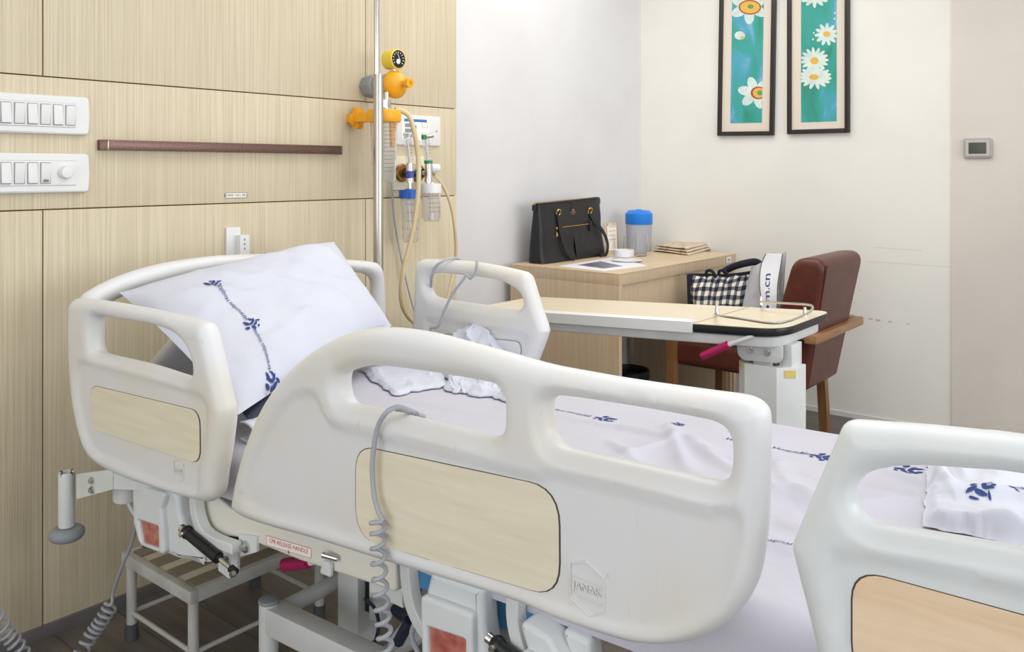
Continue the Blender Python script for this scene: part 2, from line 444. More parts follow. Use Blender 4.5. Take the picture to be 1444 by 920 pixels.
def molded(b, outer, holes, th, r, fmap, field=None, depth=.006, blend=.016, out=-1, step=.009):
    """moulded plate with bull-nosed edges round its outline and openings and a softly sunk field"""
    loops = [resample(outer, step)] + [resample(h, step * .8) for h in holes]
    P = []; 
    for lp in loops:
        A = np.array(lp); t = np.roll(A, -1, 0) - np.roll(A, 1, 0); t /= np.maximum(np.hypot(*t.T), 1e-9)[:, None]; n = np.stack([t[:, 1], -t[:, 0]], 1)
        for f in (.06, .2, .42, .7, 1.0):
            for s in (1, -1): P += [(*q, f * r) for q in (A + n * s * f * r)]
    lo = np.min(loops[0], 0); hi = np.max(loops[0], 0)
    for x in np.arange(lo[0], hi[0], step):
        for y in np.arange(lo[1], hi[1], step): P.append((x + .0001 * math.sin(y * 900), y, -1))
    P = np.array(P); X = P[:, :2]; D, I = _sd(X, loops[0])
    for h in loops[1:]:
        d, i = _sd(X, h); D = np.minimum(D, d); I &= ~i
    ok = I & (((P[:, 2] > 0) & (D > P[:, 2] * .96)) | ((P[:, 2] < 0) & (D > r * 1.25)))
    X, D = X[ok], D[ok]
    V, E = [], []
    for lp in loops:
        n0 = len(V); V += [Vector(p) for p in lp]; E += [(n0 + k, n0 + (k + 1) % len(lp)) for k in range(len(lp))]
    nb = len(V); V += [Vector(p) for p in X]
    cv, ce, cf, ov, _, _ = delaunay_2d_cdt(V, E, [], 0, 1e-6)
    co = np.array([tuple(v) for v in cv]); T_ = np.array([list(f) for f in cf if len(f) == 3]); cen = co[T_].mean(1)
    d, I = _sd(cen, loops[0]); 
    for h in loops[1:]: I &= ~_sd(cen, h)[1]
    T_ = T_[I]; D, _ = _sd(co, loops[0])
    for h in loops[1:]: D = np.minimum(D, _sd(co, h)[0])
    rim = D < 1e-5; D[rim] = 0
    w = th / 2 * np.sqrt(np.maximum(0, 1 - (1 - np.minimum(D / r, 1)) ** 2)); wf = w.copy()
    if field is not None:
        fd, fi = _sd(co, resample(field, step)); q = np.clip(np.where(fi, fd, 0) / blend, 0, 1); wf = wf - depth * q * q * (3 - 2 * q)
    vs, fs, back = [], [], {}
    for k, c in enumerate(co): vs.append(fmap(c[0], c[1], out * wf[k]))
    for k, c in enumerate(co):
        if rim[k]: back[k] = k
        else: back[k] = len(vs); vs.append(fmap(c[0], c[1], -out * w[k]))
    for t in T_:
        t = [int(x) for x in t]
        if rim[t[0]] and rim[t[1]] and rim[t[2]]: fs.append(tuple(t)); continue
        fs.append(tuple(t)); fs.append((back[t[2]], back[t[1]], back[t[0]]))
    bm2 = bmesh.new(); bv = [bm2.verts.new(v) for v in vs]
    for f in fs:
        try: bm2.faces.new([bv[i] for i in f])
        except ValueError: pass
    bmesh.ops.delete(bm2, geom=[v for v in bm2.verts if not v.link_faces], context='VERTS')
    bmesh.ops.recalc_face_normals(bm2, faces=list(bm2.faces)); b.merge(bm2)

# ------------------------------------------------------------------ the setting
def struct(o): o['kind'] = 'structure'; return o
b = MB().m('floor'); b.box((-0.1, 1.3, -0.05), (5.4, 6.6, 0.1)); struct(b.build('floor'))
b = MB().m('ceil'); b.box((-0.1, 1.3, CEIL + 0.05), (5.4, 6.6, 0.1)); struct(b.build('ceiling'))
# oak-clad headwall: panels with dark grooves
def headwall():
    b = MB(); yend = SX(644, 240, WX).y
    z1a = SX(0, 103, WX).z; z1 = 0.5 * (SX(0, 103, WX).z + SX(641, 153.4, WX).z); z2 = 0.5 * (SX(0, 298.7, WX).z + SX(643, 275.5, WX).z)
    ya = SX(60.5, 500, WX).y; yb = SX(515.5, 300, WX).y; y0 = -1.9
    g = 0.0035
    b.m('groove').box((WX - 0.075, (y0 + yend) / 2 - 0.001, CEIL / 2), (0.13, yend - y0 - 0.004, CEIL))
    b.m('panel')
    def pan(ya_, yb_, za, zb):
        b.box((WX - 0.01, (ya_ + yb_) / 2, (za + zb) / 2), (0.02, yb_ - ya_ - g, zb - za - g), 0.0012)
    for (p, q) in ((y0, ya), (ya, yb), (yb, yend)):
        pan(p, q, z1, CEIL); pan(p, q, 0.03, z2)
    pan(y0, yend, z2, z1)
    return struct(b.build('wall_left')), z1, z2, yend
_, Z1, Z2, YEND = headwall()
b = MB().m('skirt'); b.box((WX + 0.004, (YEND - 1.9) / 2, 0.016), (0.012, YEND + 1.9, 0.034), 0.002); struct(b.build('baseboard_left'))
b = MB().m('wall'); b.box((XW - 0.05, (YEND + YB) / 2 + 0.0, CEIL / 2), (0.1, YB - YEND + 0.3, CEIL)); struct(b.build('wall_recess'))
XS = -0.93
b = MB().m('wall2'); b.box(((XW + XS) / 2 - 0.05, YB + 0.05, CEIL / 2), (XS - XW + 0.1, 0.1, CEIL))
rnd = random.Random(3)
b.m('dirt')
for (px, py, w, h) in ((1199, 446, 5, 3), (1206, 447, 4, 4), (1213, 449, 6, 4), (1228, 450, 6, 3), (1238, 452, 7, 4), (1255, 454, 5, 3), (1280, 457, 3, 2), (1212, 410, 2, 2), (1205, 427, 2, 2), (1345, 378, 2, 9), (1346, 355, 1.5, 2), (1344, 364, 1.5, 2)):
    q = SY(px, py, YB); k = 0.0031
    b.box((q.x, YB, q.z), (w * k, 0.0012, h * k * 0.8))
for (x0, y0_, x1, y1_) in ((1222, 368.6, 1343, 377), (1232, 349, 1300, 353.5)):
    p, q = SY(x0, y0_, YB), SY(x1, y1_, YB); d = q - p; b.m(mat('faint_line', '#d6d1c8', .9))
    b.prism([p + Vector((0, -0.0006, 0.0012)), q + Vector((0, -0.0006, 0.0012)), q + Vector((0, -0.0006, -0.0012)), p + Vector((0, -0.0006, -0.0012))], (0, 0.004, 0))
struct(b.build('wall_back'))
b = MB().m('wall3'); b.box(((XS + 2.6) / 2, YB + 0.044, CEIL / 2), (2.6 - XS, 0.1, CEIL)); struct(b.build('wall_back_bay'))
b = MB().m('wall'); b.box(((XW + 2.5) / 2, YB - 0.003, 0.012), (2.5 - XW, 0.006, 0.024)); struct(b.build('baseboard_back'))
# right wall with its window, wall behind the photographer with a glazed door opening
def wall_with_hole(name, axis, pos, a0, a1, h0, h1, z0, z1, key='wall'):
    b = MB().m(key); t = 0.14
    def bx(p, q, za, zb):
        if axis == 'X': b.box((pos + t / 2, (p + q) / 2, (za + zb) / 2), (t, q - p, zb - za))
        else: b.box(((p + q) / 2, pos - t / 2, (za + zb) / 2), (q - p, t, zb - za))
    bx(a0, h0, 0, CEIL); bx(h1, a1, 0, CEIL); bx(h0, h1, 0, z0); bx(h0, h1, z1, CEIL)
    return struct(b.build(name))
XR, YN = 2.45, -1.85
wall_with_hole('wall_right', 'X', XR, YN, YB, 0.3, 3.9, 0.7, 2.4)
wall_with_hole('wall_front', 'Y', YN, WX - 0.1, XR, -1.9, 2.1, 0.15, 2.45)
def window(name, axis, pos, h0, h1, z0, z1):
    b = MB().m('white'); t = 0.05
    def bar(p, q, za, zb):
        if axis == 'X': b.box((pos + 0.07, (p + q) / 2, (za + zb) / 2), (t, q - p, zb - za), 0.004)
        else: b.box(((p + q) / 2, pos - 0.07, (za + zb) / 2), (q - p, t, zb - za), 0.004)
    w = 0.05; bar(h0, h1, z0, z0 + w); bar(h0, h1, z1 - w, z1)
    for k in range(4):
        c = h0 + (h1 - h0) * k / 3; bar(max(h0, c - w / 2) if k else h0, min(h1, c + w / 2) if k < 3 else h1, z0, z1)
    struct(b.build(name))
window('window_1', 'X', XR, 0.3, 3.9, 0.7, 2.4)
window('window_2', 'Y', YN, -1.9, 2.1, 0.15, 2.45)

# ------------------------------------------------------------------ the hospital bed
bc = B(-1.0, 1.47, 0)
bed = thing('hospital_bed', 'white plastic hospital bed with pale wood insets in its side rails', 'bed', bc, PHI)
def uzl(pts, v): return [SV(x, y, v) for x, y in pts]
def make_rail(name, v, outer, holes, field, inset, face, key='abs', ikey='inset', label=None, th=0.05, out=-1, smooth_outer=5, emblem=None, field_out=True):
    """side rail in the plane v; 'out' is the side (in v) that shows its decorated face"""
    b = MB().m(key)
    def sm(L, n): return [tuple(p)[:2] for p in catmull([(*p, 0) for p in L], n, True)]
    molded(b, sm(outer, smooth_outer), [sm(h, 4) for h in holes], th, .024, lambda x, y, w: B(x, v + w, y), sm(field, 4), .007, .012, out)
    o = b.build(name, bed, ang=180)
    if label: o['label'] = label
    w0 = out * (th / 2 - 0.007)
    if inset:
        c = MB().m('gasket')
        def grow(P, d):
            cxx = sum(p[0] for p in P) / len(P); cyy = sum(p[1] for p in P) / len(P); r = []
            for p in P:
                q = Vector((p[0] - cxx, p[1] - cyy)); L = q.length; r.append((cxx + q.x * (L + d) / L, cyy + q.y * (L + d) / L))
            return r
        c.outline(inset, [], 0.002, 0.0003, lambda x, y, w: B(x, v + w0 + w, y), res=0)
        c.m(ikey).outline(grow(inset, -0.0022), [], 0.003, 0.0004, lambda x, y, w: B(x, v + w0 + out * 0.0006 + w, y), res=0)
        c.build('wood_inset', o)
    return o, w0

# near head-end rail
small_out = [(106, 431), (109, 424), (115, 420.5), (155, 425), (197.6, 432.5), (240, 441), (282.4, 450.5), (292, 454), (298, 460), (305, 483), (314, 521), (323, 561), (327, 578), (326, 600), (321, 640), (316, 669), (312, 697), (304, 705), (292, 706), (240, 692), (191, 676), (167, 666), (143, 652), (128, 632), (118, 600), (110, 555), (106, 500)]
small_win = [(140.6, 449), (139, 470), (140.6, 490), (148, 498), (185, 507), (220.5, 515.7), (262, 529), (275, 532), (281, 525), (280, 508), (272.7, 489.6), (255, 471), (230, 460), (194.4, 453), (165, 448), (148, 445)]
small_field = [(120, 515), (128, 506), (150, 510), (220, 528), (285, 546), (302, 556), (310, 580), (306, 620), (298, 660), (295, 692), (280, 695), (238, 684), (185, 660), (150, 642), (137, 625), (126, 590), (120, 550)]
si = [(122.6, 543.4, .03), (277.5, 581, .03), (278.5, 657, .03), (124.5, 606, .03)]
VI = V0 - 0.02
def inset_poly(pts, v):
    return rpoly([(*SV(x, y, v), r) for x, y, r in pts], 6)
VM = V0 + 0.006
o1, w1 = make_rail('side_rail', VM, uzl(small_out, VM), [uzl(small_win, VM)], uzl(small_field, VM), inset_poly(si, VI), None, label='near head-end side rail')
# near long rail
big_out = [(337, 700), (348, 649), (366, 596.5), (388.7, 554), (418, 518), (450.6, 492), (483, 474), (516, 464.5), (545, 461.5), (578, 464), (613.7, 470), (656, 481), (721, 498.7), (776.7, 514), (840, 526), (899, 536), (999.6, 550), (1045, 556), (1066, 562), (1080, 573), (1086, 591), (1086, 640), (1085, 700), (1082, 755), (1070, 819), (1040.7, 865), (999.6, 892.7), (954, 905), (908, 904), (862.6, 892.7), (794, 870), (735, 845), (641.6, 816), (548, 788), (454.6, 759), (390, 741), (350, 727), (338, 714)]
big_w1 = [(489, 532), (488, 548), (491.4, 560), (500, 569), (520, 574), (558, 582), (656, 606), (695, 615), (712, 611), (719, 598), (719.6, 570), (717, 555), (709, 543.5), (690, 537), (623.5, 525.5), (558, 516.5), (525, 515.5), (505, 520), (494, 525)]
big_w2 = [(778, 586), (778, 570), (784, 560.5), (800, 557.5), (862.6, 566), (930, 577), (990, 588), (1015, 594.5), (1030, 605), (1036, 622), (1036.5, 650), (1032, 670), (1018, 678), (1000, 676), (954, 665), (862.6, 645), (805, 632), (787, 621), (780, 606)]
big_field = [(358, 700), (368, 652), (388, 604), (412, 565), (440, 545), (464, 552), (474, 575), (486, 590), (520, 600), (600, 619), (700, 644), (760, 660), (790, 657), (830, 661), (900, 676), (990, 700), (1040, 706), (1056, 712), (1062, 735), (1058, 770), (1046, 810), (1024, 850), (990, 875), (948, 889), (908, 889), (862, 877), (800, 856), (735, 831), (641, 801), (548, 773), (455, 745), (390, 727), (366, 714)]
bi = [(498, 628, .045), (787, 690, .05), (788, 848, .05), (498, 760, .05)]
o2, w2 = make_rail('side_rail', VM, uzl(big_out, VM), [uzl(big_w1, VM), uzl(big_w2, VM)], uzl(big_field, VM), inset_poly(bi, VI), None, label='near long side rail with two handle openings', th=0.055)
# foot-end rail, cleaner plastic
f_out = uzl([(1444, 613), (1380, 606), (1314, 599.5), (1250, 595), (1212, 592), (1200, 593), (1190, 599.5), (1181, 618.7), (1150, 690), (1124, 752), (1120, 764), (1122, 780), (1140, 850), (1157.5, 920)], VM)
uR, zT = f_out[0]; uL = min(p[0] for p in f_out); uE = uL + 0.56
zB = 0.605
f_out = [(uE - 0.02, zT + 0.004), (uR + 0.2, zT + 0.003)] + f_out + [(f_out[-1][0] + 0.012, zB + 0.02), (f_out[-1][0] + 0.035, zB), (uE - 0.1, zB - 0.01), (uE - 0.02, zB + 0.04), (uE, zB + 0.16), (uE, zT - 0.03)]
f_win = uzl([(1444, 666.5), (1380, 660), (1314, 655.5), (1275, 656), (1245, 660), (1224, 668), (1212, 682), (1208.5, 697), (1212, 714), (1226, 731), (1251, 740), (1330, 753), (1444, 773)], VM)
f_win = [(uE - 0.07, f_win[0][1] - 0.004), (uR + 0.16, f_win[0][1] + 0.002)] + f_win + [(uR + 0.16, f_win[-1][1] + 0.004), (uE - 0.06, f_win[-1][1] + 0.012), (uE - 0.045, f_win[0][1] - 0.05)]
f_field = uzl([(1444, 812), (1330, 788), (1240, 770), (1205, 765), (1180, 772), (1172, 800), (1180, 860), (1190, 918)], VM)
f_field = f_field + [(f_field[-1][0] + 0.012, zB + 0.03), (uE - 0.1, zB + 0.02), (uE - 0.04, zB + 0.06), (uE - 0.035, f_field[0][1] - 0.02), (uR + 0.1, f_field[0][1] + 0.001)]
zi0 = SV(1212, 808, VI)[1]; ui0 = SV(1197, 860, VI)[0]
o3, w3 = make_rail('side_rail', VM, f_out, [f_win], f_field, rpoly([(ui0, zi0, .035), (uE - 0.06, zi0 - 0.004, .035), (uE - 0.06, zB + 0.05, .035), (ui0, zB + 0.045, .035)], 6), None, key='abs_f', ikey='inset_f', label='cleaner white foot-end side rail with a beech inset')
# far head-end rail
far_out = [(590, 374), (596, 367.5), (606, 365.5), (673.6, 369.5), (737.3, 382), (748, 388), (752, 396), (763.7, 434), (773, 462), (772, 475), (759.5, 509), (750, 535), (735, 552), (700, 548), (640, 535), (596, 520), (586, 500), (586, 456), (588, 410)]
far_win = [(607, 398), (611, 388), (622, 385), (668, 389.5), (705, 395), (725, 404), (737, 414), (741, 426), (738, 434), (728, 436), (670, 428), (625, 421), (611, 414)]
far_field = [(606, 455), (612, 446), (650, 450), (730, 464), (752, 472), (750, 490), (735, 525), (720, 536), (690, 532), (640, 520), (612, 508)]
VFM = VF - 0.006
fi = rpoly([(*SV(628, 468, VFM), .03), (*SV(741, 480, VFM), .02), (*SV(741, 518, VFM), .02), (*SV(628, 505, VFM), .03)], 5)
o4, w4 = make_rail('side_rail', VFM, uzl(far_out, VFM), [uzl(far_win, VFM)], uzl(far_field, VFM), None, None, label='far head-end side rail')
b = MB().m('greyp').outline(fi, [], 0.003, 0.0004, lambda x, y, w: B(x, VFM - 0.0185 + w, y), res=0)
fi2 = rpoly([(*SV(629.5, 469.2, VFM), .03), (*SV(740, 481, VFM), .02), (*SV(740, 517, VFM), .02), (*SV(629.5, 503.5, VFM), .03)], 5)
b.m('abs').outline(fi2, [], 0.003, 0.0004, lambda x, y, w: B(x, VFM - 0.0195 + w, y), res=0)
q = SV(732, 486, VFM); b.cyl(B(q[0], VFM - 0.019, q[1]), B(q[0], VFM - 0.023, q[1]), 0.008, 0.007, 16)
b.build('cover_plate', o4)
# embossed maker's marks
def emblem(parent, px, py, v, w0, s=1.0, name='embossed_emblem'):
    u0, z0 = SV(px, py, v + w0); f = v + w0 - 0.0004
    hx = [(-.026, .027), (-.002, .036), (.026, .022), (.026, -.023), (.004, -.034), (-.026, -.018)]
    b = MB().m('abs')
    b.tube([B(u0 + x * s, f, z0 + y * s) for x, y in hx], 0.0017 * s, 6, 0, closed=True)
    b.tube([B(u0 + x * s * .93, f, z0 + .012 * s - .002 * x / .026) for x in (-.026, .026)], 0.0012 * s, 6, 0); b.tube([B(u0 + x * s * .93, f, z0 - .012 * s - .002 * x / .026) for x in (-.026, .026)], 0.0012 * s, 6, 0)
    b.text3('JANAK', 0.0142 * s, lambda x, y, d: B(u0 + x, f - d, z0 + y), .0018); b.text3('R', .006 * s, lambda x, y, d: B(u0 + .031 * s + x, f - d, z0 + .026 * s + y), .001)
    return b.build(name, parent, ang=20)
emblem(o2, 828, 831, VM, w2 - .0006)
emblem(o1, 252, 664, VM, w1 - .0005, 0.62)

# headboard
UH = -1.985
def H(x, y): return SU(x, y, UH)
hb_out = [H(118, 600), H(111, 520), H(110, 450), H(113, 425), H(124, 411), H(168, 389), H(220, 373), H(272.6, 364), H(318, 359.8), H(367, 358.3), H(416, 359.5), H(485, 365.5), H(522, 369), H(533, 374), H(538, 388), H(540, 420), H(541, 455)]
r0 = hb_out[-1]; zb = H(125, 652)[1]
hb_out += [(r0[0], 0.66), (r0[0] - 0.01, zb + 0.05), (r0[0] - 0.04, zb), (r0[0] - .12, zb), (r0[0] - .4, zb), (hb_out[0][0] + .2, zb), (hb_out[0][0] + 0.06, zb), (hb_out[0][0] + 0.03, zb + .001), (hb_out[0][0] + 0.012, zb + .012), (hb_out[0][0] + .004, zb + 0.04)]
Lx = H(139, 450)[0]; Rx = H(524, 395)[0]; zt = H(233, 402)[1]
hole = [(Lx, H(139, 440)[1]), (Lx + 0.025, H(150, 428)[1]), H(180, 415), H(233, 400), H(269, 390), H(318, 383.6), H(380, 379), H(430, 379.5), H(495, 383.5), H(514, 387), (Rx, H(522, 397)[1]), (Rx, 0.78), (Rx - 0.012, 0.70), (Rx - 0.06, 0.685), (Rx - 0.13, 0.72), (Rx - 0.2, 0.78), (Rx - 0.26, 0.80), (Lx + 0.26, 0.80), (Lx + 0.2, 0.78), (Lx + 0.13, 0.72), (Lx + 0.06, 0.685), (Lx + 0.012, 0.70), (Lx, 0.76)]
b = MB().m('abs')
ho = [p[:2] for p in catmull([(*p, 0) for p in hb_out], 5, True)]; hh = [p[:2] for p in catmull([(*p, 0) for p in hole], 4, True)]
molded(b, ho, [hh], 0.052, 0.026, lambda x, y, w: B(UH + w, x, y), out=1)
b.build('headboard', bed, ang=180)

# platform side frames
def strip(b, pts, v, th, bev=0.004, res=2):
    b.outline(pts, [], th, bev, lambda x, y, w: B(x, v + w, y), res=res); return b
vs_ = V0 + 0.075
def G(x, y, v=None): return SV(x, y, vs_ if v is None else v)
b = MB().m('abs_y')
strip(b, rpoly([(*G(289, 700), .01), (*G(310, 694), .01), (*G(330, 712), .02), (*G(350, 722), .02), (*G(420, 741), .02), (*G(566, 778), .01), (*G(568, 832), .01), (*G(526, 818), .01), (*G(430, 787), .02), (*G(355, 757), .02), (*G(330, 754), .01), (*G(306, 751), .008), (*G(296, 741), .01)]), vs_, 0.03, 0.006)
sf = b.build('frame_panel', bed, wn=True)
b = MB().m('whitel'); f0 = vs_ - 0.0155
p, q = G(386, 752), G(449, 770); p2, q2 = G(385, 765), G(448, 783)
b.prism([B(p[0], f0, p[1]), B(q[0], f0, q[1]), B(q2[0], f0, q2[1]), B(p2[0], f0, p2[1])], BV * -0.0006)
b.m('red'); c0 = ((p[0] + q2[0]) / 2, (p[1] + q2[1]) / 2); dx = Vector((q[0] - p[0], q[1] - p[1])); L = dx.length; dx /= L; dy = Vector((-dx.y, dx.x))
def lab(x, y): return B(c0[0] + dx.x * x + dy.x * y, f0 - 0.0009, c0[1] + dx.y * x + dy.y * y)
b.text('CPR RELEASE HANDLE', L * 0.088, lambda x, y: lab(x, y + 0.001))
hgt = abs(p[1] - p2[1])
for (x0, x1, y0, y1) in ((-L/2, L/2, hgt/2 - .0006, hgt/2), (-L/2, L/2, -hgt/2, -hgt/2 + .0006), (-L/2, -L/2 + .0006, -hgt/2, hgt/2), (L/2 - .0006, L/2, -hgt/2, hgt/2)):
    b.verts([lab(x0, y0), lab(x1, y0), lab(x1, y1), lab(x0, y1)], [(0, 1, 2, 3)])
b.verts([lab(-.001, -.006), lab(.001, -.006), lab(.001, -.0105), lab(-.001, -.0105), lab(-.003, -.0098), lab(.003, -.0098), lab(0, -.0135)], [(0, 1, 2, 3), (4, 5, 6)])
b.build('printed_label', sf)
# mattress deck, cross members
b = MB().m('steelw')
def bbox(b, u0, u1, v0, v1, z0, z1, bev=0.004):
    return b.box(B((u0 + u1) / 2, (v0 + v1) / 2, (z0 + z1) / 2), (u1 - u0, v1 - v0, z1 - z0), bev, Matrix.Rotation(PHI, 3, 'Z'))
bbox(b, -1.93, 0.12, V0 + 0.24, VF - 0.1, 0.515, 0.535)
bbox(b, -1.9, 0.12, V0 + 0.24, V0 + 0.28, 0.47, 0.515); bbox(b, -1.9, 0.12, VF - 0.12, VF - 0.08, 0.47, 0.515)
b.build('mattress_deck', bed)
# corner bumper
b = MB().m('steelw')
bp = V0 - 0.012
q = SV(94, 745, bp); u0, z0 = q
ztop = SV(94, 666, bp)[1]
wc = B(u0, bp, 0)
b.lathe([(0.0, z0 + .004), (0.0165, z0 + .004), (0.0175, z0 + .008), (0.0175, ztop - .004), (0.0165, ztop), (0.0125, ztop), (0.012, ztop - 0.012), (0.0, ztop - 0.012)], wc, seg=24, cap=False)
b.m('gasket'); 
for a in (0.3, 1.9, 3.6, 5.1): b.box(wc + Vector((math.cos(a) * .0145, math.sin(a) * .0145, ztop - .003)), (.005, .005, .008), .0005)
bump = b.build('corner_bumper', bed)
b = MB().m('rubber'); prof = []
R_, r_ = 0.0255, 0.0145
for k in range(17):
    a = -PI / 2 + PI * k / 16; prof.append((R_ - .002 + r_ * math.cos(a) * 1.0, z0 - 0.012 + r_ * math.sin(a)))
b.lathe(prof, wc, seg=32); b.build('bumper_roller', bump)
b = MB().m('steelw')
br = [SV(109, 669, bp), SV(160, 662, bp), SV(160, 690, bp), SV(109, 704, bp)]
b.prism([B(x, bp - .002, z) for x, z in br], BV * 0.012)
x2, z2_ = SV(160, 676, bp); b.prism([B(x2 - .002, bp, z2_ + .022), B(x2 + .1, bp + .06, z2_ + .022), B(x2 + .1, bp + .06, z2_ - .022), B(x2 - .002, bp, z2_ - .022)], BV * 0.014)
b.m('chrome')
for (x, y) in ((132, 677.5), (132, 690.5)):
    c = SV(x, y, bp); b.cyl(B(c[0], bp - .002, c[1]), B(c[0], bp - .006, c[1]), .0085, .0085, 20); b.cyl(B(c[0], bp - .006, c[1]), B(c[0], bp - .0105, c[1]), .006, .0052, 6)
b.build('bumper_bracket', bed)
b = MB().m('abs'); c = SV(178, 690, V0 + .06); b.cyl(B(c[0], V0 + .06, c[1] - .025), B(c[0], V0 + .06, c[1] + .05), 0.028, 0.028, 20, .003)
b.build('corner_socket', bed)

# rail supports: housing with reflector, gas spring, swing arms
def support(outl, face_l, red, gs, arms, v, lab):
    t = MB().m('abs_f')
    P = rpoly([(*SV(x, y, v), r) for x, y, r in outl], 4)
    t.outline(P, [], 0.045, 0.012, lambda x, y, w: B(x, v + 0.0225 + w, y), res=3)
    # raised face block
    Pf = rpoly([(*SV(x, y, v), r) for x, y, r in face_l], 4)
    rd = rpoly([(*SV(x, y, v), .003) for x, y in red], 2)
    t.outline(Pf, [rd], 0.02, 0.006, lambda x, y, w: B(x, v - 0.004 + w, y), res=2)
    o = t.build('rail_support', bed, wn=True)
    c = MB().m('reflector'); c.outline(rd, [], 0.004, 0.0005, lambda x, y, w: B(x, v - 0.004 + w, y), res=0); 
    c.build('reflector', o)
    return o
ra = V0 + 0.035
s1 = support([(192, 676, .012), (243, 690, .01), (249, 700, .02), (252, 728, .03), (268, 766, .02), (296, 797, .006), (250, 790, .02), (215, 775, .02), (197, 755, .03)],
             [(194, 680, .01), (242, 693, .01), (235, 715, .01), (240, 781, .015), (205, 768, .02), (196, 735, .01)], [(202.4, 731), (230.7, 740), (231.7, 771.5), (207.8, 764)], None, None, ra, 'head')
s2 = support([(606, 806, .012), (675, 831, .01), (679, 838, .02), (681, 885, .03), (688, 930, .03), (688, 1000, .03), (600, 990, .03), (598, 838, .012)],
             [(600, 835, .01), (673, 862, .01), (676, 1000, .015), (603, 985, .02)], [(610, 879.7), (663, 897.4), (664, 965), (611, 948)], None, None, ra, 'foot')
def gas(p0, p1, p2, v, name='gas_spring'):
    a, m_, e = [B(*SV(x, y, v)[:1], v, SV(x, y, v)[1]) for x, y in (p0, p1, p2)]
    b = MB().m('black'); b.cyl(a, m_, 0.0115, 0.0115, 20, .002); b.sph(a, .0135, (1, 1, 1), 14); b.m('chrome').cyl(m_, e, .0045, .0045, 12)
    b.m('black').cyl(e - (e - m_).normalized() * .018, e, .0075, .0075, 14, .001)
    b.m('chrome').cyl(a + BV * -.009, a + BV * -.017, .006, .005, 12); b.cyl(e + BV * -.004, e + BV * -.012, .0062, .0055, 12); b.cyl(a + (a - m_).normalized() * .008 + BV * .0, a + (a - m_).normalized() * .02, .008, .008, 14)
    return b.build(name, bed)
gas((264, 751), (309, 788), (333, 808), ra - .014)
gas((702, 910), (760, 955), (785, 975), ra - .014)
def arm(px, v, wd, th, name='swing_arm'):
    pts = [Vector((*SV(x, y, v), 0)) for x, y in px]; C = catmull(pts, 6); l, r = [], []
    for i, p in enumerate(C):
        t = (C[min(i + 1, len(C) - 1)] - C[max(i - 1, 0)]).normalized(); n = Vector((-t.y, t.x, 0)); l.append((p + n * wd / 2)[:2]); r.append((p - n * wd / 2)[:2])
    b = MB().m('steelw'); strip(b, l + r[::-1], v, th, 0.003, 2); return b.build(name, bed, wn=True)
va = V0 + 0.075
arm([(183, 660), (184, 690), (190, 712), (200, 728)], va + .03, .012, .03)
arm([(277, 695), (279, 722), (288, 748), (305, 762), (334, 773)], va - .035, .02, .024)
arm([(576, 785), (578, 820), (585, 855), (600, 885), (618, 905)], va - .03, .021, .024)
arm([(728, 835), (728, 870), (735, 905), (750, 940), (775, 960)], va - .03, .022, .024)
# pivot plates with bolts
def plate(px, v, bolts, key='steelw', name='pivot_plate'):
    b = MB().m(key); b.prism([B(*SV(x, y, v)[:1], v, SV(x, y, v)[1]) for x, y in px], BV * .006); b.m('chrome')
    for (x, y, r) in bolts:
        c = SV(x, y, v); b.cyl(B(c[0], v, c[1]), B(c[0], v - .004, c[1]), r, r, 18); b.cyl(B(c[0], v - .004, c[1]), B(c[0], v - .01, c[1]), r * .68, r * .6, 6)
    return b.build(name, bed)
plate([(336, 753), (362, 757), (362, 779), (339, 785)], va - .02, [(347, 771, .012)])
plate([(306, 780), (336, 775), (334, 812), (322, 816), (308, 805)], va - .005, [(321, 791, .011)])
plate([(306, 746), (338, 755), (338, 785), (312, 790)], va + .02, [], 'black', 'hinge_block')
# latch covers at the foot side of the second support
b = MB().m('abs_f'); 
b.outline(rpoly([(*SV(758, 850, va), .012), (*SV(803, 878, va), .008), (*SV(822, 908, va), .01), (*SV(832, 918, va), .01), (*SV(776, 905, va), .015)]), [], .05, .008, lambda x, y, w: B(x, va - .03 + w, y))
b.outline(rpoly([(*SV(805, 872, va), .01), (*SV(845, 892, va), .01), (*SV(850, 960, va), .01), (*SV(830, 950, va), .01)]), [], .04, .008, lambda x, y, w: B(x, va - .01 + w, y))
b.outline(rpoly([(*SV(772, 890, va), .004), (*SV(836, 918, va), .004), (*SV(826, 930, va), .004), (*SV(776, 908, va), .004)]), [], .03, .003, lambda x, y, w: B(x, va - .05 + w, y))
b.build('latch_cover', bed, wn=True)
# IV hook on the frame, CPR handle
b = MB().m('chrome'); c = SV(462, 779, vs_ - .018); c2 = SV(478, 788, vs_ - .018)
b.cyl(B(c[0], vs_ - .03, c[1]), B(c2[0], vs_ - .02, c2[1]), .0055, .0055, 14, .001)
b.m('steelw'); b.outline(rpoly([(*SV(468, 785, vs_), .004), (*SV(481, 787, vs_), .008), (*SV(480, 808, vs_), .004), (*SV(465, 802, vs_), .004)]), [], .008, .002, lambda x, y, w: B(x, vs_ - .02 + w, y))
b.build('drip_hook', bed)
b = MB().m('magenta'); vh = V0 + .2
A_, B_ = SV(400, 797, vh), SV(437, 793, vh); C_ = SV(470, 786, vh)
b.cyl(B(A_[0], vh, A_[1]), B(B_[0], vh, B_[1]), .0135, .0125, 18, .003)
b.m('white').cyl(B(B_[0], vh, B_[1]), B(C_[0], vh + .02, C_[1]), .008, .008, 14)
b.build('release_handle', bed)
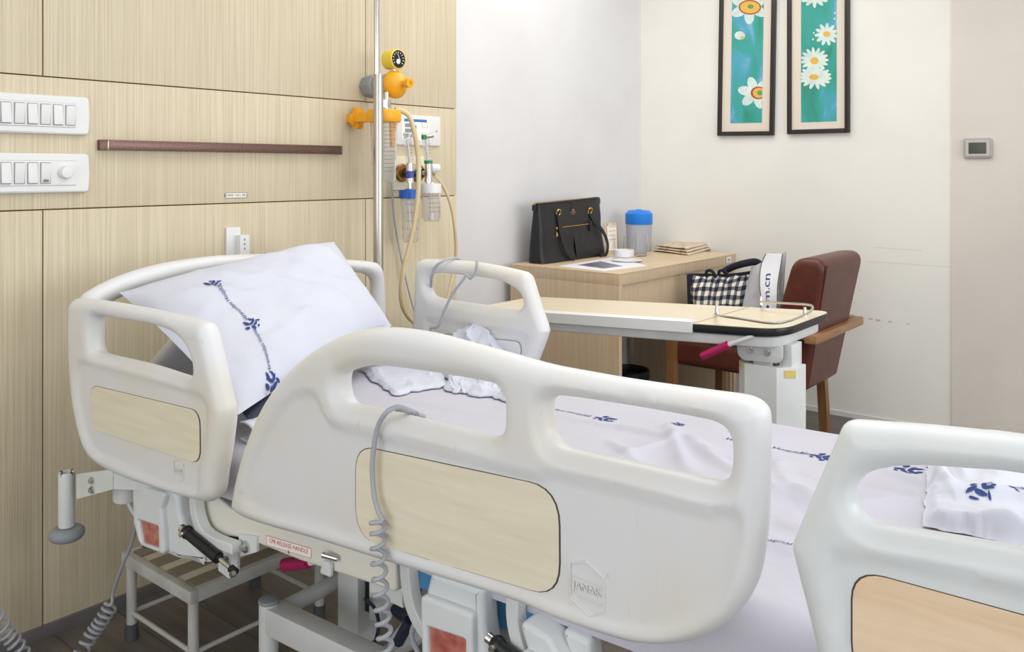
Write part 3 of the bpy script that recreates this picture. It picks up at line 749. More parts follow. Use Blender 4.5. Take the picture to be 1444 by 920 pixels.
# base frame: side beam, cross tube, corner post with cap, leg and castor
vb = V0 + 0.2
zt_ = SV(379, 850, vb)[1]; zb_ = SV(379, 889, vb)[1]; up_ = SV(379, 845, vb)[0]
b = MB().m('steelw'); bbox(b, up_, 0.0, vb - .018, vb + .03, zb_, zt_ - .003, .004); b.build('base_beam', bed)
b = MB().m('steelw'); bbox(b, up_, 0.0, VF - .25, VF - .2, zb_, zt_ - .003, .004)
b.build('base_beam', bed)
for u_, v_ in ((up_, vb), (up_, VF - .22), (0.0, vb), (0.0, VF - .22)):
    c = B(u_, v_, 0)
    b = MB().m('steelw'); b.cyl(c + UP * .1, c + UP * (zt_ + .002), .021, .021, 24); b.m('rubber').lathe([(0.021, zt_), (.0225, zt_ + .003), (.021, zt_ + .008), (.014, zt_ + .011), (0, zt_ + .012)], c, cap=False)
    pst = b.build('corner_post', bed)
    b = MB().m('steelg'); b.cyl(c + UP * .085, c + UP * .1, .024, .024, 20); b.box(c + UP * .07 , (.05, .06, .04), .006); 
    b.m('rubberd'); 
    for s in (-1, 1): b.cyl(c + Vector((0, s * .014 - .01, .05)), c + Vector((0, s * .014 + .01, .05)), .05, .05, 28, .005)
    b.build('caster', bed)
for uu, dz in ((up_, .03), (up_ + .28, .005), (-.2, .02)):
    b = MB().m('steelw').cyl(B(uu, vb, zb_ + dz), B(uu, VF - .22, zb_ + dz), .018, .018, 18); b.build('base_crossbar', bed)
vc = V0 + 0.36
cl = SV(476, 830, vc)[0]; cr_ = SV(500, 830, vc)[0]
b = MB().m('steelw'); bbox(b, cl, cr_ + .01, vc, vc + .06, .12, .51, .003); b.m('black'); bbox(b, cr_ + .012, cr_ + .045, vc + .02, vc + .05, .2, .5, .002)
b.m('steelw'); bbox(b, cr_ + .046, cr_ + .08, vc + .0, vc + .05, .2, .5, .002); b.build('lift_column', bed)
b = MB().m('steelw'); bbox(b, -.45, -.38, vc, vc + .06, .12, .51, .003); b.build('lift_column', bed)
# slanting link plate under the deck
b = MB().m('steelw')
vp = V0 + .13
b.prism([B(*SV(x, y, vp)[:1], vp, SV(x, y, vp)[1]) for x, y in ((522, 800), (566, 812), (568, 858), (522, 835))], BV * .008)
b.build('link_plate', bed)
# blue actuators
vq = V0 + .11
for (xa, ya, xb, yb) in ((584, 785, 618, 842), (688, 815, 764, 912)):
    b = MB().m('bluep'); p, q = SV(xa, ya, vq), SV(xb, yb, vq); bbox(b, p[0], q[0], vq, vq + .09, q[1], p[1], .008); b.build('blue_actuator', bed)
b = MB().m('steelg'); p = SV(690, 880, vq); q = SV(772, 900, vq)
b.cyl(B(p[0], vq + .05, p[1] - .01), B(q[0], vq + .05, p[1] - .02), .035, .035, 20, .004); b.build('motor_housing', bed)
# wiring under the bed
b = MB().m('cable')
def bpt(x, y, v): c = SV(x, y, v); return B(c[0], v, c[1])
b.tube([bpt(596, 850, V0 + .2), bpt(580, 866, V0 + .2), bpt(566, 885, V0 + .19), bpt(552, 905, V0 + .2), bpt(548, 935, V0 + .22)], .0045, 8)
b.tube([bpt(600, 862, V0 + .18), bpt(585, 880, V0 + .17), bpt(581, 900, V0 + .17), bpt(592, 925, V0 + .17)], .005, 8)
b.m('navyf').tube([bpt(578, 875, V0 + .19), bpt(570, 890, V0 + .19), bpt(562, 905, V0 + .2)], .011, 10)
b.tube([bpt(558, 860, V0 + .3), bpt(575, 872, V0 + .26), bpt(590, 870, V0 + .2)], .012, 10)
b.tube([bpt(515, 845, V0 + .36), bpt(528, 858, V0 + .3), bpt(534, 880, V0 + .28), bpt(530, 905, V0 + .27)], .004, 8)
b.build('wiring', bed)

# handset cord over the long rail and its coil
b = MB().m('cable'); vcb = V0 - .032
P1 = [bpt(598, 588, V0 + .05), bpt(585, 583, V0 + .03), bpt(572, 577, V0 + .005), bpt(558, 575, V0 - .015), bpt(544, 583, vcb), bpt(533, 602, vcb), bpt(527, 632, vcb), bpt(525, 665, vcb), bpt(528, 700, vcb), bpt(534, 722, vcb - .002), bpt(541, 736, vcb - .004)]
b.tube(P1, .0041, 10, 8)
b.tube(coil([bpt(588, 585, V0 + .035), bpt(570, 577.5, V0 + .004), bpt(558, 575.5, V0 - .014)], .0048, 0, 10, 12), .0009, 6, 0)
cpath = [bpt(533, 738, vcb - .004), bpt(534, 790, vcb - .004), bpt(538, 850, vcb), bpt(543, 905, vcb), bpt(547, 960, vcb)]
cp = coil(cpath, .0105, 0, 11, 16)
b.tube([P1[-1]] + cp, .0036, 8, 2)
tag(b.build('handset_cord'), 'grey coiled handset cord draped over the long near side rail', 'cord')
# two coiled cords in the lower left corner
def lcord(path_str, path_coil, R, n, label):
    b = MB().m('cable'); cp = coil(path_coil, R, 0, n, 14)
    if path_str: b.tube(path_str + [cp[0]], .0042, 8, 6)
    b.tube(cp, .0038, 8, 2); e = cp[-1]; fl = Vector((e.x + .02, e.y - .02, .006)); b.tube([e, e.lerp(fl, .5) + Vector((0, -.01, 0)), fl, fl + Vector((.06, -.05, 0)), fl + Vector((.16, -.06, 0)), fl + Vector((.26, -.16, 0))], .004, 8, 6)
    tag(b.build('coiled_cord'), label, 'cord', 'coiled grey cords by the headwall')
XC = WX + .2
lcord([SX(193, 735, XC + .15), SX(186, 765, XC + .1), SX(170, 805, XC + .05), SX(160, 835, XC), SX(157, 853, XC)], [SX(156, 856, XC), SX(142, 878, XC - .01), SX(128, 898, XC - .02), SX(108, 932, XC - .03)], .0155, 9, 'coiled grey cord hanging from the bed head in front of the step stool leg')
lcord([SX(-70, 500, WX + .006), SX(-68, 600, WX + .02), SX(-50, 740, WX + .06), SX(-28, 825, WX + .08)], [SX(-14, 855, WX + .08), SX(6, 888, WX + .08), SX(22, 909, WX + .09), SX(40, 935, WX + .1)], .016, 9, 'coiled grey cord in the lower left corner against the oak panelling')

# ------------------------------------------------------------------ bedding
ZS = 0.642
MU0, MU1, MV0, MV1 = -1.93, 0.14, V0 + 0.064, VF - 0.062
b = MB().m('navyf'); bbox(b, MU0, MU1, MV0 + .004, MV1 - .004, 0.535, ZS - .008, .03)
tag(b.build('mattress'), 'mattress under the white sheet on the hospital bed', 'mattress')
def crease_set(L, z):
    r = []
    for (x0, y0, x1, y1, h, w) in L:
        p, q = UV_(SZ(x0, y0, z)), UV_(SZ(x1, y1, z)); r.append((p[0], p[1], q[0] - p[0], q[1] - p[1], h, w))
    return r
def creases(L, u, v):
    a = 0
    for (pu, pv, du, dv, h, w) in L:
        l2 = du * du + dv * dv; t = ((u - pu) * du + (v - pv) * dv) / l2; tc = min(1, max(0, t)); d2 = (u - pu - tc * du) ** 2 + (v - pv - tc * dv) ** 2
        if d2 < 9 * w * w:
            side = (u - pu) * dv - (v - pv) * du; d = math.sqrt(d2) / w * (1.6 if side > 0 else .8)
            a += h * math.exp(-d * d) * (1 - .6 * (2 * tc - 1) ** 2)
    return a
CR = crease_set([(940, 602, 966, 668, .016, .016), (872, 652, 958, 624, .012, .016), (962, 618, 1040, 676, .016, .018), (785, 588, 935, 616, .007, .018), (880, 606, 1035, 640, .008, .015), (1000, 640, 1060, 660, .01, .014), (860, 625, 905, 664, .01, .014),
    (1110, 690, 1200, 760, .009, .02), (1080, 640, 1130, 720, .007, .018), (1210, 690, 1320, 715, .012, .02), (1255, 672, 1330, 700, .012, .016), (540, 560, 700, 590, .004, .02)], .642)
def wr(u, v):
    a = 0.0022 * fbm((u * 2.2, v * 5, 0.3)) + 0.0012 * fbm((u * 9, v * 22, 2.1))
    k = math.exp(-((u + .48) / .28) ** 2) * math.exp(-((v - 1.32) / .24) ** 2)
    a += k * (0.024 * max(0, ridged(u * 1.0 + v * .7, v * 1.2 - u * .5, 3.1, 4.0)) ** 2 + .012 * fbm((u * 5 + v * 4, v * 6, 8)))
    k2 = math.exp(-((u + .15) / .3) ** 2)
    a += k2 * 0.014 * max(0, ridged(u * .8 + v * 1.1, v * .8, 2.3, 9.0)) ** 2
    a += creases(CR, u, v)
    d = (v - 1.47) / .1; a += 0.0025 * math.exp(-d * d) * (1 if u > -1.2 else 0) * abs(math.sin(u * 5))
    return a
def sheet_z(u, v): return ZS + wr(u, v)
def sheet_fn(s, t):
    u = MU0 - .004 + s * (MU1 - MU0 + .008); R = .035
    f = min(1, max(0, (u + .57) / .12)); f = f * f * (3 - 2 * f)
    h0 = .068 + .10 * f; h1 = .1; top = MV1 - MV0 - 2 * R; arc = PI / 2 * R; L = h0 + arc * 2 + top + h1; d = t * L
    nzf = fbm((u * 3, t * 4, 1.0))
    if d < h0: q = (MV0 - .004 - .008 * (1 - d / h0) * (0.5 + nzf) * f, ZS - R - (h0 - d))
    elif d < h0 + arc: a = (d - h0) / R; q = (MV0 - .004 + R * (1 - math.cos(a)), ZS - R + R * math.sin(a))
    elif d < h0 + arc + top: q = (MV0 + R + (d - h0 - arc), ZS)
    elif d < h0 + 2 * arc + top: a = (d - h0 - arc - top) / R; q = (MV1 - R + R * math.sin(a), ZS - R + R * math.cos(a))
    else: q = (MV1 + .003, ZS - R - (d - h0 - 2 * arc - top))
    v, z = q; g = 1.0 if z > ZS - .001 else max(0, 1 - (ZS - z) / R)
    return B(u, v, z + wr(u, v) * g)
b = MB().m('sheet'); b.grid(280, 170, sheet_fn)
def logo_pts(sz):
    r = []
    def leaf(cx, cy, L, W, a):
        p = []
        for k in range(10):
            t = 2 * PI * k / 10; x = L / 2 * math.cos(t); y = W / 2 * math.sin(t) * (1 - .35 * math.cos(t)); p.append(((cx + x * math.cos(a) - y * math.sin(a)) * sz, (cy + x * math.sin(a) + y * math.cos(a)) * sz))
        return p
    for a in ((-.1, .33, .3, .2, .8), (.12, .12, .5, .16, 1.2), (-.28, .02, .42, .15, .2), (.33, .22, .42, .17, .35), (-.08, -.2, .42, .16, -.9), (.22, -.18, .4, .16, -.5), (.1, -.42, .3, .13, 1.0), (.42, -.1, .26, .13, .5), (-.34, -.28, .22, .12, -.6)):
        r.append(leaf(*a))
    return r
def stamp(b, c, ang, fm, txt=None, tsize=.022, lsz=.075, toff=.14):
    """navy printed figure at c and, beside it, printed words running along ang"""
    ca, sa = math.cos(ang), math.sin(ang)
    def f(x, y): return fm(c[0] + x * ca - y * sa, c[1] + x * sa + y * ca)
    for lf in logo_pts(lsz): b.verts([f(x, y) for x, y in lf], [tuple(range(len(lf)))])
    if txt: b.text(txt, tsize, lambda x, y: f(x + toff, y))
b.m('navy')
def fs(u, v): return B(u, v, sheet_z(u, v) + .0012)
HH = 'Hiranandani Hospital'
for (px, py) in ((852, 592), (1160, 646), (1280, 669)):
    q = UV_(SZ(px, py, ZS)); stamp(b, (q[0], q[1]), 0.0, fs, HH, .019, .05, -.115)
q = UV_(SZ(955, 599, ZS)); stamp(b, (q[0], q[1]), 0.0, fs, None, .02, .03)
q = UV_(SZ(1100, 789, ZS)); b.text(HH, .016, lambda x, y: fs(q[0] + x - .05, q[1] + y))
tag(b.build('bed_sheet', ang=60), 'white hospital sheet with navy prints spread over the mattress', 'bed sheet')

# pillow: navy body in a white case
PA, PB, PC, PD = [Vector(B(*p)) for p in ((-1.915, 1.06, .915), (-1.95, 1.745, .985), (-1.725, 1.76, .755), (-1.465, 1.06, .708))]
PN = ((PB - PA).cross(PD - PA)).normalized()
if PN.z < 0: PN = -PN
def pil(s, t, side, infl=1.0, grow=0.0):
    S, Tt = s * 2 - 1, t * 2 - 1
    pin = 1 - .05 * (1 - abs(S) ** 2) * abs(Tt) ** 3
    sx = (S * (1 - .035 * (1 - Tt * Tt)) * (1 + grow) + 1) / 2; ty = (Tt * (1 - .05 * (1 - S * S)) * (1 + grow) + 1) / 2
    p = (PA * (1 - sx) + PB * sx) * (1 - ty) + (PD * (1 - sx) + PC * sx) * ty
    hgt = max(0, (1 - S ** 4)) ** .6 * max(0, (1 - Tt ** 4)) ** .6
    w = 0.006 * fbm((s * 4, t * 5, side)) + 0.013 * max(0, ridged(s * 1.3 - t * .9, t * .7 + s * .2, 3.2, 2.0)) ** 3 * hgt + .003 * fbm((s * 11 + t * 4, t * 6, 3))
    th = (.065 if side > 0 else .045) * infl
    return p + PN * (side * th * hgt) + PN * (w * hgt if side > 0 else 0)
pw = thing('pillow', 'plump white hospital pillow with navy prints leaning on the headboard', 'pillow', B(-1.6, 1.4, ZS))
b = MB().m('linen'); b.grid(56, 36, lambda s, t: pil(s, t, 1)); b.grid(56, 36, lambda s, t: pil(1 - s, t, -1))
bmesh.ops.remove_doubles(b.bm, verts=list(b.bm.verts), dist=.0006)
def pil_st(px, py):
    best = None
    for i in range(81):
        for j in range(61):
            x, y = proj(pil(i / 80, j / 60, 1)); d = (x - px) ** 2 + (y - py) ** 2
            if best is None or d < best[0]: best = (d, i / 80, j / 60)
    return best[1:]
b.m('navy'); LS, LT = (PB - PA).length, (PD - PA).length
def fp(x, y): return pil(min(1, max(0, x / LS)), min(1, max(0, y / LT)), 1) + PN * .0022
L3 = [pil_st(*p) for p in ((300, 400), (354, 459), (383, 539))]
L3 = [(s * LS, t * LT) for s, t in L3]
for k in (2, 1, 0):
    c = L3[k]; a = L3[max(k - 1, 0)]; d = (a[0] - c[0], a[1] - c[1]) if k else (L3[0][0] - L3[1][0], L3[0][1] - L3[1][1]); ang = math.atan2(d[1], d[0])
    LL = math.hypot(*d)
    def fq(x, y, c=c, ang=ang): return fp(c[0] + x * math.cos(ang) + y * math.sin(ang), c[1] + x * math.sin(ang) - y * math.cos(ang))
    for lf in logo_pts(.05): b.verts([fq(x * .8 , y) for x, y in lf], [tuple(range(len(lf)))])
    if k: b.text(HH, LL * .092, lambda x, y: fq(x + LL * .5, y))
case = b.build('pillowcase', pw, ang=70)
b = MB().m('navyf'); OFF = -PN * .03 + (PB - PA).normalized() * .03 + (PD - PA).normalized() * .012
b.grid(40, 28, lambda s, t: pil(s, t, 1, .4, -.01) + OFF); b.grid(40, 28, lambda s, t: pil(1 - s, t, -1, .7, -.01) + OFF)
bmesh.ops.remove_doubles(b.bm, verts=list(b.bm.verts), dist=.0006)
b.build('pillow_body', pw, ang=70)

def cloth(name, label, corners, fold, nu=50, nv=40, edge=.08, key='linen', solid=.003, extra=None, wob=.012, cat='cloth'):
    C = [Vector((*UV_(SZ(x, y, ZS + .01))[:2], 0)) for x, y in corners]
    def fn(s, t):
        p = (C[0] * (1 - s) + C[1] * s) * (1 - t) + (C[3] * (1 - s) + C[2] * s) * t
        p = p + Vector((fbm((s * 4, t * 4, 5.0)), fbm((s * 4, t * 4, 11.0)), 0)) * wob
        e = min(1, min(s, 1 - s, t, 1 - t) / edge); e = e * e * (3 - 2 * e)
        return B(p.x, p.y, sheet_z(p.x, p.y) + .004 + e * (fold(s, t, p) if fold.__code__.co_argcount == 3 else fold(s, t)))
    b = MB().m(key); b.grid(nu, nv, fn)
    if extra: extra(b, fn)
    o = b.build(name, ang=80, solid=solid); return tag(o, label, cat)
def f_flat(s, t): return .006 + .003 * fbm((s * 2, t * 3, 1)) + .006 * max(0, ridged(s * .6 + t * .3, t * .5, 3, 1.5)) ** 3
cloth('folded_cloth', 'flat white cloth with a hemmed edge lying below the pillow', [(506, 519), (620, 505), (630, 540), (556, 555)], f_flat)
def f_crum(s, t):
    g = math.exp(-((s - .40) / .36) ** 2 - ((t - .30) / .28) ** 2)
    return .006 + g * .055 + (.008 + .045 * g) * max(0, ridged(s * 1.6 + t * .8, t * 1.5 - s * .4, 2.0, 6.1)) ** 2 + .010 * abs(fbm((s * 6, t * 6, 2)))
cloth('crumpled_cloth', 'crumpled white cloth heaped beside the far side rail', [(620, 482), (745, 505), (735, 566), (628, 546)], f_crum, 90, 70, .06, wob=.03)
CB = crease_set([(1322, 738, 1480, 800, .06, .035), (1345, 702, 1500, 715, .022, .03), (1320, 662, 1342, 702, .02, .014), (1350, 660, 1362, 690, .012, .012), (1400, 690, 1470, 660, .02, .025), (1380, 742, 1450, 750, .02, .02)], .672)
def f_blk(s, t, p=None):
    return .016 + .010 * fbm((s * 2, t * 2, 4)) + (creases(CB, p.x, p.y) if p is not None else 0)
def blk_print(b, fn):
    b.m('navy')
    best = min(((proj(fn(i / 60, j / 60))[0] - 1384) ** 2 + (proj(fn(i / 60, j / 60))[1] - 686) ** 2, i / 60, j / 60) for i in range(61) for j in range(61))
    s0, t0 = best[1], best[2]; h = .04
    ds, dt = (fn(s0 + h, t0) - fn(s0 - h, t0)) / (2 * h), (fn(s0, t0 + h) - fn(s0, t0 - h)) / (2 * h)
    def f(x, y):
        a, c = math.cos(.5), math.sin(.5); x, y = x * a - y * c, x * c + y * a
        s = min(.99, max(0.01, s0 + x / ds.length)); t = min(.99, max(0.01, t0 - y / dt.length)); return fn(s, t) + UP * .0018
    for lf in logo_pts(.05): b.verts([f(x, y) for x, y in lf], [tuple(range(len(lf)))])
    b.text('HIRAN', .024, lambda x, y: f(x + .085, y))
cloth('rumpled_blanket', 'rumpled white cover bunched at the foot of the bed behind the foot rail', [(1308, 652), (1560, 668), (1640, 830), (1300, 742)], f_blk, 120, 100, .06, solid=0, extra=blk_print, wob=.012, cat='blanket')
# curled end of the folded draw sheet between the two near rails
b = MB().m('linen')
c1 = UV_(SZ(345, 640, ZS)); 
def curl(s, t):
    a = -2.2 + s * 4.2; R = .016 + .006 * s
    return B(c1[0] - .05 + R * 1.6 * math.cos(a) + .02 * t, MV0 + .03 + t * .13, ZS + .022 + R * math.sin(a) + .003 * fbm((s * 3, t * 8, 0)))
b.grid(24, 24, curl); tag(b.build('draw_sheet', ang=80, solid=.003), 'rolled edge of a white draw sheet below the pillow between the near rails', 'sheet')

# ------------------------------------------------------------------ step stool
zs = .222
Q = [SZ(163, 782, zs), SZ(268, 836, zs), SZ(402, 776, zs)]
sx0, sy0 = Q[0].x, Q[0].y; sw = (Q[1] - Q[0]).length; sd = Q[2].y - Q[1].y
sx1 = sx0 + .33; sy0 = Q[1].y; sy1 = sy0 + .40
st = thing('step_stool', 'low white metal step stool with brown grip strips under the bed head', 'stool', ((sx0 + sx1) / 2, (sy0 + sy1) / 2, 0))
b = MB().m('stoolm'); t_ = .03
for (a0, a1, b0, b1) in ((sx0, sx1, sy0, sy0 + .02), (sx0, sx1, sy1 - .02, sy1), (sx0, sx0 + .02, sy0 + .02, sy1 - .02), (sx1 - .02, sx1, sy0 + .02, sy1 - .02)):
    b.box(((a0 + a1) / 2, (b0 + b1) / 2, zs - t_ / 2), (a1 - a0, b1 - b0, t_), .002)
b.m('stooltop').box(((sx0 + sx1) / 2, (sy0 + sy1) / 2, zs - .008), (sx1 - sx0 - .03, sy1 - sy0 - .03, .01), .001)
top = b.build('stool_top', st)
for k in range(4):
    b = MB().m('strip'); x = sx0 + .04 + k * (sx1 - sx0 - .08) / 3; b.box((x, (sy0 + sy1) / 2, zs - .0005), (.042, sy1 - sy0 - .044, .005), .001); b.build('grip_strip', top)
for (x, y) in ((sx0 + .018, sy0 + .018), (sx1 - .018, sy0 + .018), (sx0 + .018, sy1 - .018), (sx1 - .018, sy1 - .018)):
    b = MB().m('stoolm').cyl((x, y, .03), (x, y, zs - .02), .0125, .0125, 18); lg = b.build('leg', st)
    b = MB().m('rubberd').lathe([(.0165, 0), (.0172, .004), (.0155, .038), (.0135, .04)], (x, y, 0), seg=18); b.build('rubber_foot', lg)
b = MB().m('stoolm')
for (p, q) in (((sx0 + .018, sy0 + .018), (sx1 - .018, sy0 + .018)), ((sx1 - .018, sy0 + .018), (sx1 - .018, sy1 - .018)), ((sx0 + .018, sy0 + .018), (sx0 + .018, sy1 - .018)), ((sx0 + .018, sy1 - .018), (sx1 - .018, sy1 - .018))):
    b.cyl((*p, .068), (*q, .068), .006, .006, 10)
b.build('stretcher', st)

# ------------------------------------------------------------------ on the headwall
def switchplate(y0, y1, z0, z1, n, knob, label):
    t = thing('switch_plate', label, 'switch', (WX, (y0 + y1) / 2, z0), 0, 'white switch plates on the headwall')
    ym, zm = (y0 + y1) / 2, (z0 + z1) / 2; w, h = y1 - y0, z1 - z0
    b = MB().m('white'); o = rpoly([(y0, z0, .004), (y1 - .001, z0, .012), (y1 + .002, zm, .06), (y1 - .001, z1, .012), (y0, z1, .004)], 4)
    b.outline(o, [], .014, .005, lambda x, y, q: Vector((WX + .007 + q, x, y)), res=3)
    fr0, fr1 = y0 + .03, y1 - .035
    b.box((WX + .0145, (fr0 + fr1) / 2, zm), (.003, fr1 - fr0, h * .62), .001)
    b.m('gasket'); 
    for zz in (zm - h * .31, zm + h * .31): b.box((WX + .0143, (fr0 + fr1) / 2, zz), (.0006, fr1 - fr0, .0008))
    slots = 6; sw_ = (fr1 - fr0) / slots
    b.m(mat('switch_gap', '#9a9a9a', .7))
    for k in range(n): b.box((WX + .0158, fr0 + sw_ * (k + .5), zm), (.0016, sw_ * .82, h * .54))
    b.build('cover', t, wn=True)
    for k in range(n):
        yy = fr0 + sw_ * (k + .5) 
        b = MB().m('white'); b.box((WX + .0175, yy, zm), (.006, sw_ * .72, h * .5), .0012, Matrix.Rotation(.09 if k % 2 else -.09, 3, 'Y'))
        if knob and k in (0, 3): b.m('strip').box((WX + .0208, yy, zm - h * .19), (.0008, sw_ * .4, .006))
        b.build('rocker_switch', t)
    if knob:
        b = MB().m('white'); yy = fr1 - sw_ * .95
        b.lathe([(.017, 0), (.0165, .012), (.014, .017), (0, .018)], (WX + .016, yy, zm + .002), (1, 0, 0), cap=False); b.build('dimmer_knob', t)
p0, p1 = SX(123, 138, WX), SX(123, 191, WX)
Y0s = SX(-24, 132, WX).y
switchplate(Y0s, p0.y, p1.z, p0.z, 6, False, 'upper white switch plate with a row of six rocker switches')
p0, p1 = SX(123, 217, WX), SX(123, 271, WX)
switchplate(Y0s, p0.y, p1.z, p0.z, 4, True, 'lower white switch plate with four rockers and a round dimmer knob')
# bronze rail
a0, a1 = SX(142, 197, WX + .02), SX(485, 209, WX + .02); z0, z1 = SX(142, 212, WX + .02).z, a0.z
t = thing('wall_rail', 'brown metal rail strip screwed across the oak headwall', 'rail', (WX, (a0.y + a1.y) / 2, z0))
b = MB().m('bronze'); b.outline(rpoly([(a0.y, 0, 0), (a0.y, .012, .006), (a0.y + .018, .026, .006), (a1.y - .018, .026, .006), (a1.y, .012, .006), (a1.y, 0, 0), (a1.y - .004, 0, 0), (a1.y - .02, .022, .004), (a0.y + .02, .022, .004), (a0.y + .004, 0, 0)], 4), [], z1 - z0, .0008, lambda x, y, w: Vector((WX + y + .001, x, (z0 + z1) / 2 + w)), res=1); b.m('steel').box((WX + .0255, SX(155, 205, WX + .025).y, (z0 + z1) / 2), (.0022, .012, z1 - z0 - .001), .0006); b.build('strip', t)  # bright steel band stands in for the highlight on the bent end
for y in (a0.y + .25, a1.y - .25): b = MB().m('black').cyl((WX, y, (z0 + z1) / 2), (WX + .022, y, (z0 + z1) / 2), .006, .006, 12); b.build('standoff', t)
# nurse call label and bell holder
p, q = SX(317, 272, WX), SX(348, 279, WX)
t = thing('wall_label', 'small white label reading NURSE CALL BELL below the brown rail', 'label', (WX, (p.y + q.y) / 2, q.z))
b = MB().m('whitel'); ym, zm = (p.y + q.y) / 2, (p.z + q.z) / 2; w, h = q.y - p.y, p.z - q.z
b.box((WX + .0006, ym, zm), (.0012, w, h)); b.m('black')
for (yy, zz, ww, hh_) in ((ym, zm + h / 2 - .0006, w, .0012), (ym, zm - h / 2 + .0006, w, .0012), (ym - w / 2 + .0006, zm, .0012, h), (ym + w / 2 - .0006, zm, .0012, h)): b.box((WX + .0013, yy, zz), (.0004, ww, hh_))
b.text('NURSE CALL BELL', h * .62, lambda x, y: Vector((WX + .0016, ym + x * .98, zm + y))); b.build('sticker', t)
p, q = SX(317, 321, WX), SX(337, 362, WX)
t = thing('call_bell_holder', 'white plastic call bell holder on the wall above the headboard', 'holder', (WX, p.y + .03, q.z - .03))
b = MB().m('white'); b.box((WX + .005, (p.y + q.y) / 2, (p.z + q.z) / 2 - .02), (.01, q.y - p.y, p.z - q.z + .04), .003); bk = b.build('back_plate', t)
b = MB().m('white'); p, q = SX(331, 331, WX), SX(345, 366, WX)
b.box((WX + .02, (p.y + q.y) / 2 - .004, (p.z + q.z) / 2 - .02), (.03, (q.y - p.y), p.z - q.z + .04), .004)
b.m('greyp')
for k in range(3): b.box((WX + .0355, (p.y + q.y) / 2 - .006 , p.z - .014 - k * .014), (.001, .004, .006))
b.build('cradle', t)

# IV pole at the head end
XP = WX + .2
pc = SX(533.5, 300, XP); pt = SX(533, 107, XP).z
t = thing('iv_pole', 'stainless steel drip pole standing behind the right end of the headboard', 'pole', (XP, pc.y, 0))
b = MB().m('steel').cyl((XP, pc.y, .03), (XP, pc.y, pt), .0165, .0165, 28, .001); b.build('outer_tube', t)
pr = SX(531, 60, XP); b = MB().m('chrome').cyl((XP - .002, pc.y - .006, pt - .02), (XP - .002, pc.y - .006, 2.45), .0095, .0095, 20); b.m('steel').cyl((XP, pc.y, pt - .004), (XP, pc.y, pt + .004), .0172, .0172, 24); 
b.m('chrome')
for s in (-1, 1): b.tube([(XP, pc.y, 2.44), (XP, pc.y + s * .06, 2.45), (XP, pc.y + s * .09, 2.47), (XP, pc.y + s * .095, 2.5)], .004, 8)
b.build('inner_rod', t)
b = MB().m('rubberd').lathe([(.0, 0), (.045, 0), (.045, .012), (.02, .03), (.0, .03)], (XP, pc.y, 0), cap=False); b.build('foot', t)

# suction regulator with collection jar
def gx(px, py, d): return SX(px, py, WX + d)
c = gx(558, 119, .14); ay, az = c.y, c.z
t = thing('suction_regulator', 'yellow suction regulator with lemon gauge on the oak wall beside the pole', 'regulator', (WX, ay, az - .1))
b = MB().m('greyp').lathe([(.0, 0), (.038, 0), (.04, .006), (.043, .05), (.036, .056), (.0, .056)], (WX, ay - .005, az), (1, 0, 0), 8, cap=False); b.m('chrome').cyl((WX + .05, ay, az), (WX + .12, ay, az), .014, .014, 18); b.m('greyp').lathe([(0, 0), (.04, 0), (.043, .02), (.04, .024), (0, .024)], (WX + .105, ay, az), (1, 0, 0), 24, cap=False); b.build('back_body', t)
b = MB().m('yellow').lathe([(.045, 0), (.049, .004), (.049, .016), (.045, .022), (.04, .03), (.026, .042), (.014, .046), (.011, .05), (.011, .066), (.016, .068), (.0165, .084), (.007, .085), (.007, .08), (0, .08)], (WX + .128, ay, az), (1, 0, 0), 32, cap=False); b.build('regulator_dome', t)
g = gx(556, 84, .14)
b = MB().m('chrome').cyl((g.x, g.y, az + .03), (g.x, g.y, g.z - .03), .009, .009, 12); b.m('yellowl').lathe([(0, 0), (.033, 0), (.034, .004), (.034, .05), (.031, .052), (.031, .047), (0, .047)], (g.x - .03, g.y, g.z), (1, 0, 0), 32, cap=False)
ga = b.build('gauge', t)
b = MB().m('black').cyl((g.x + .0175, g.y, g.z), (g.x + .0195, g.y, g.z), .031, .031, 32); b.m('white')
for k in range(11):
    a = -2.2 + k * .44; b.box((g.x + .0202, g.y + .023 * math.sin(a), g.z + .023 * math.cos(a)), (.001, .0022, .006), 0, Matrix.Rotation(-a, 3, 'X'))
b.box((g.x + .0204, g.y + .003, g.z + .006), (.001, .002, .026), 0, Matrix.Rotation(.5, 3, 'X')); b.cyl((g.x + .02, g.y, g.z - .008), (g.x + .0204, g.y, g.z - .008), .009, .009, 16)
b.build('dial', ga)
n0 = gx(545, 147, .14); b = MB().m('chrome').cyl((n0.x, n0.y, n0.z - .02), (n0.x, n0.y, az - .03), .009, .009, 12); b.cyl((n0.x, n0.y, n0.z - .012), (n0.x, n0.y, n0.z + .014), .0155, .0155, 6, .001); b.build('union_nut', t)
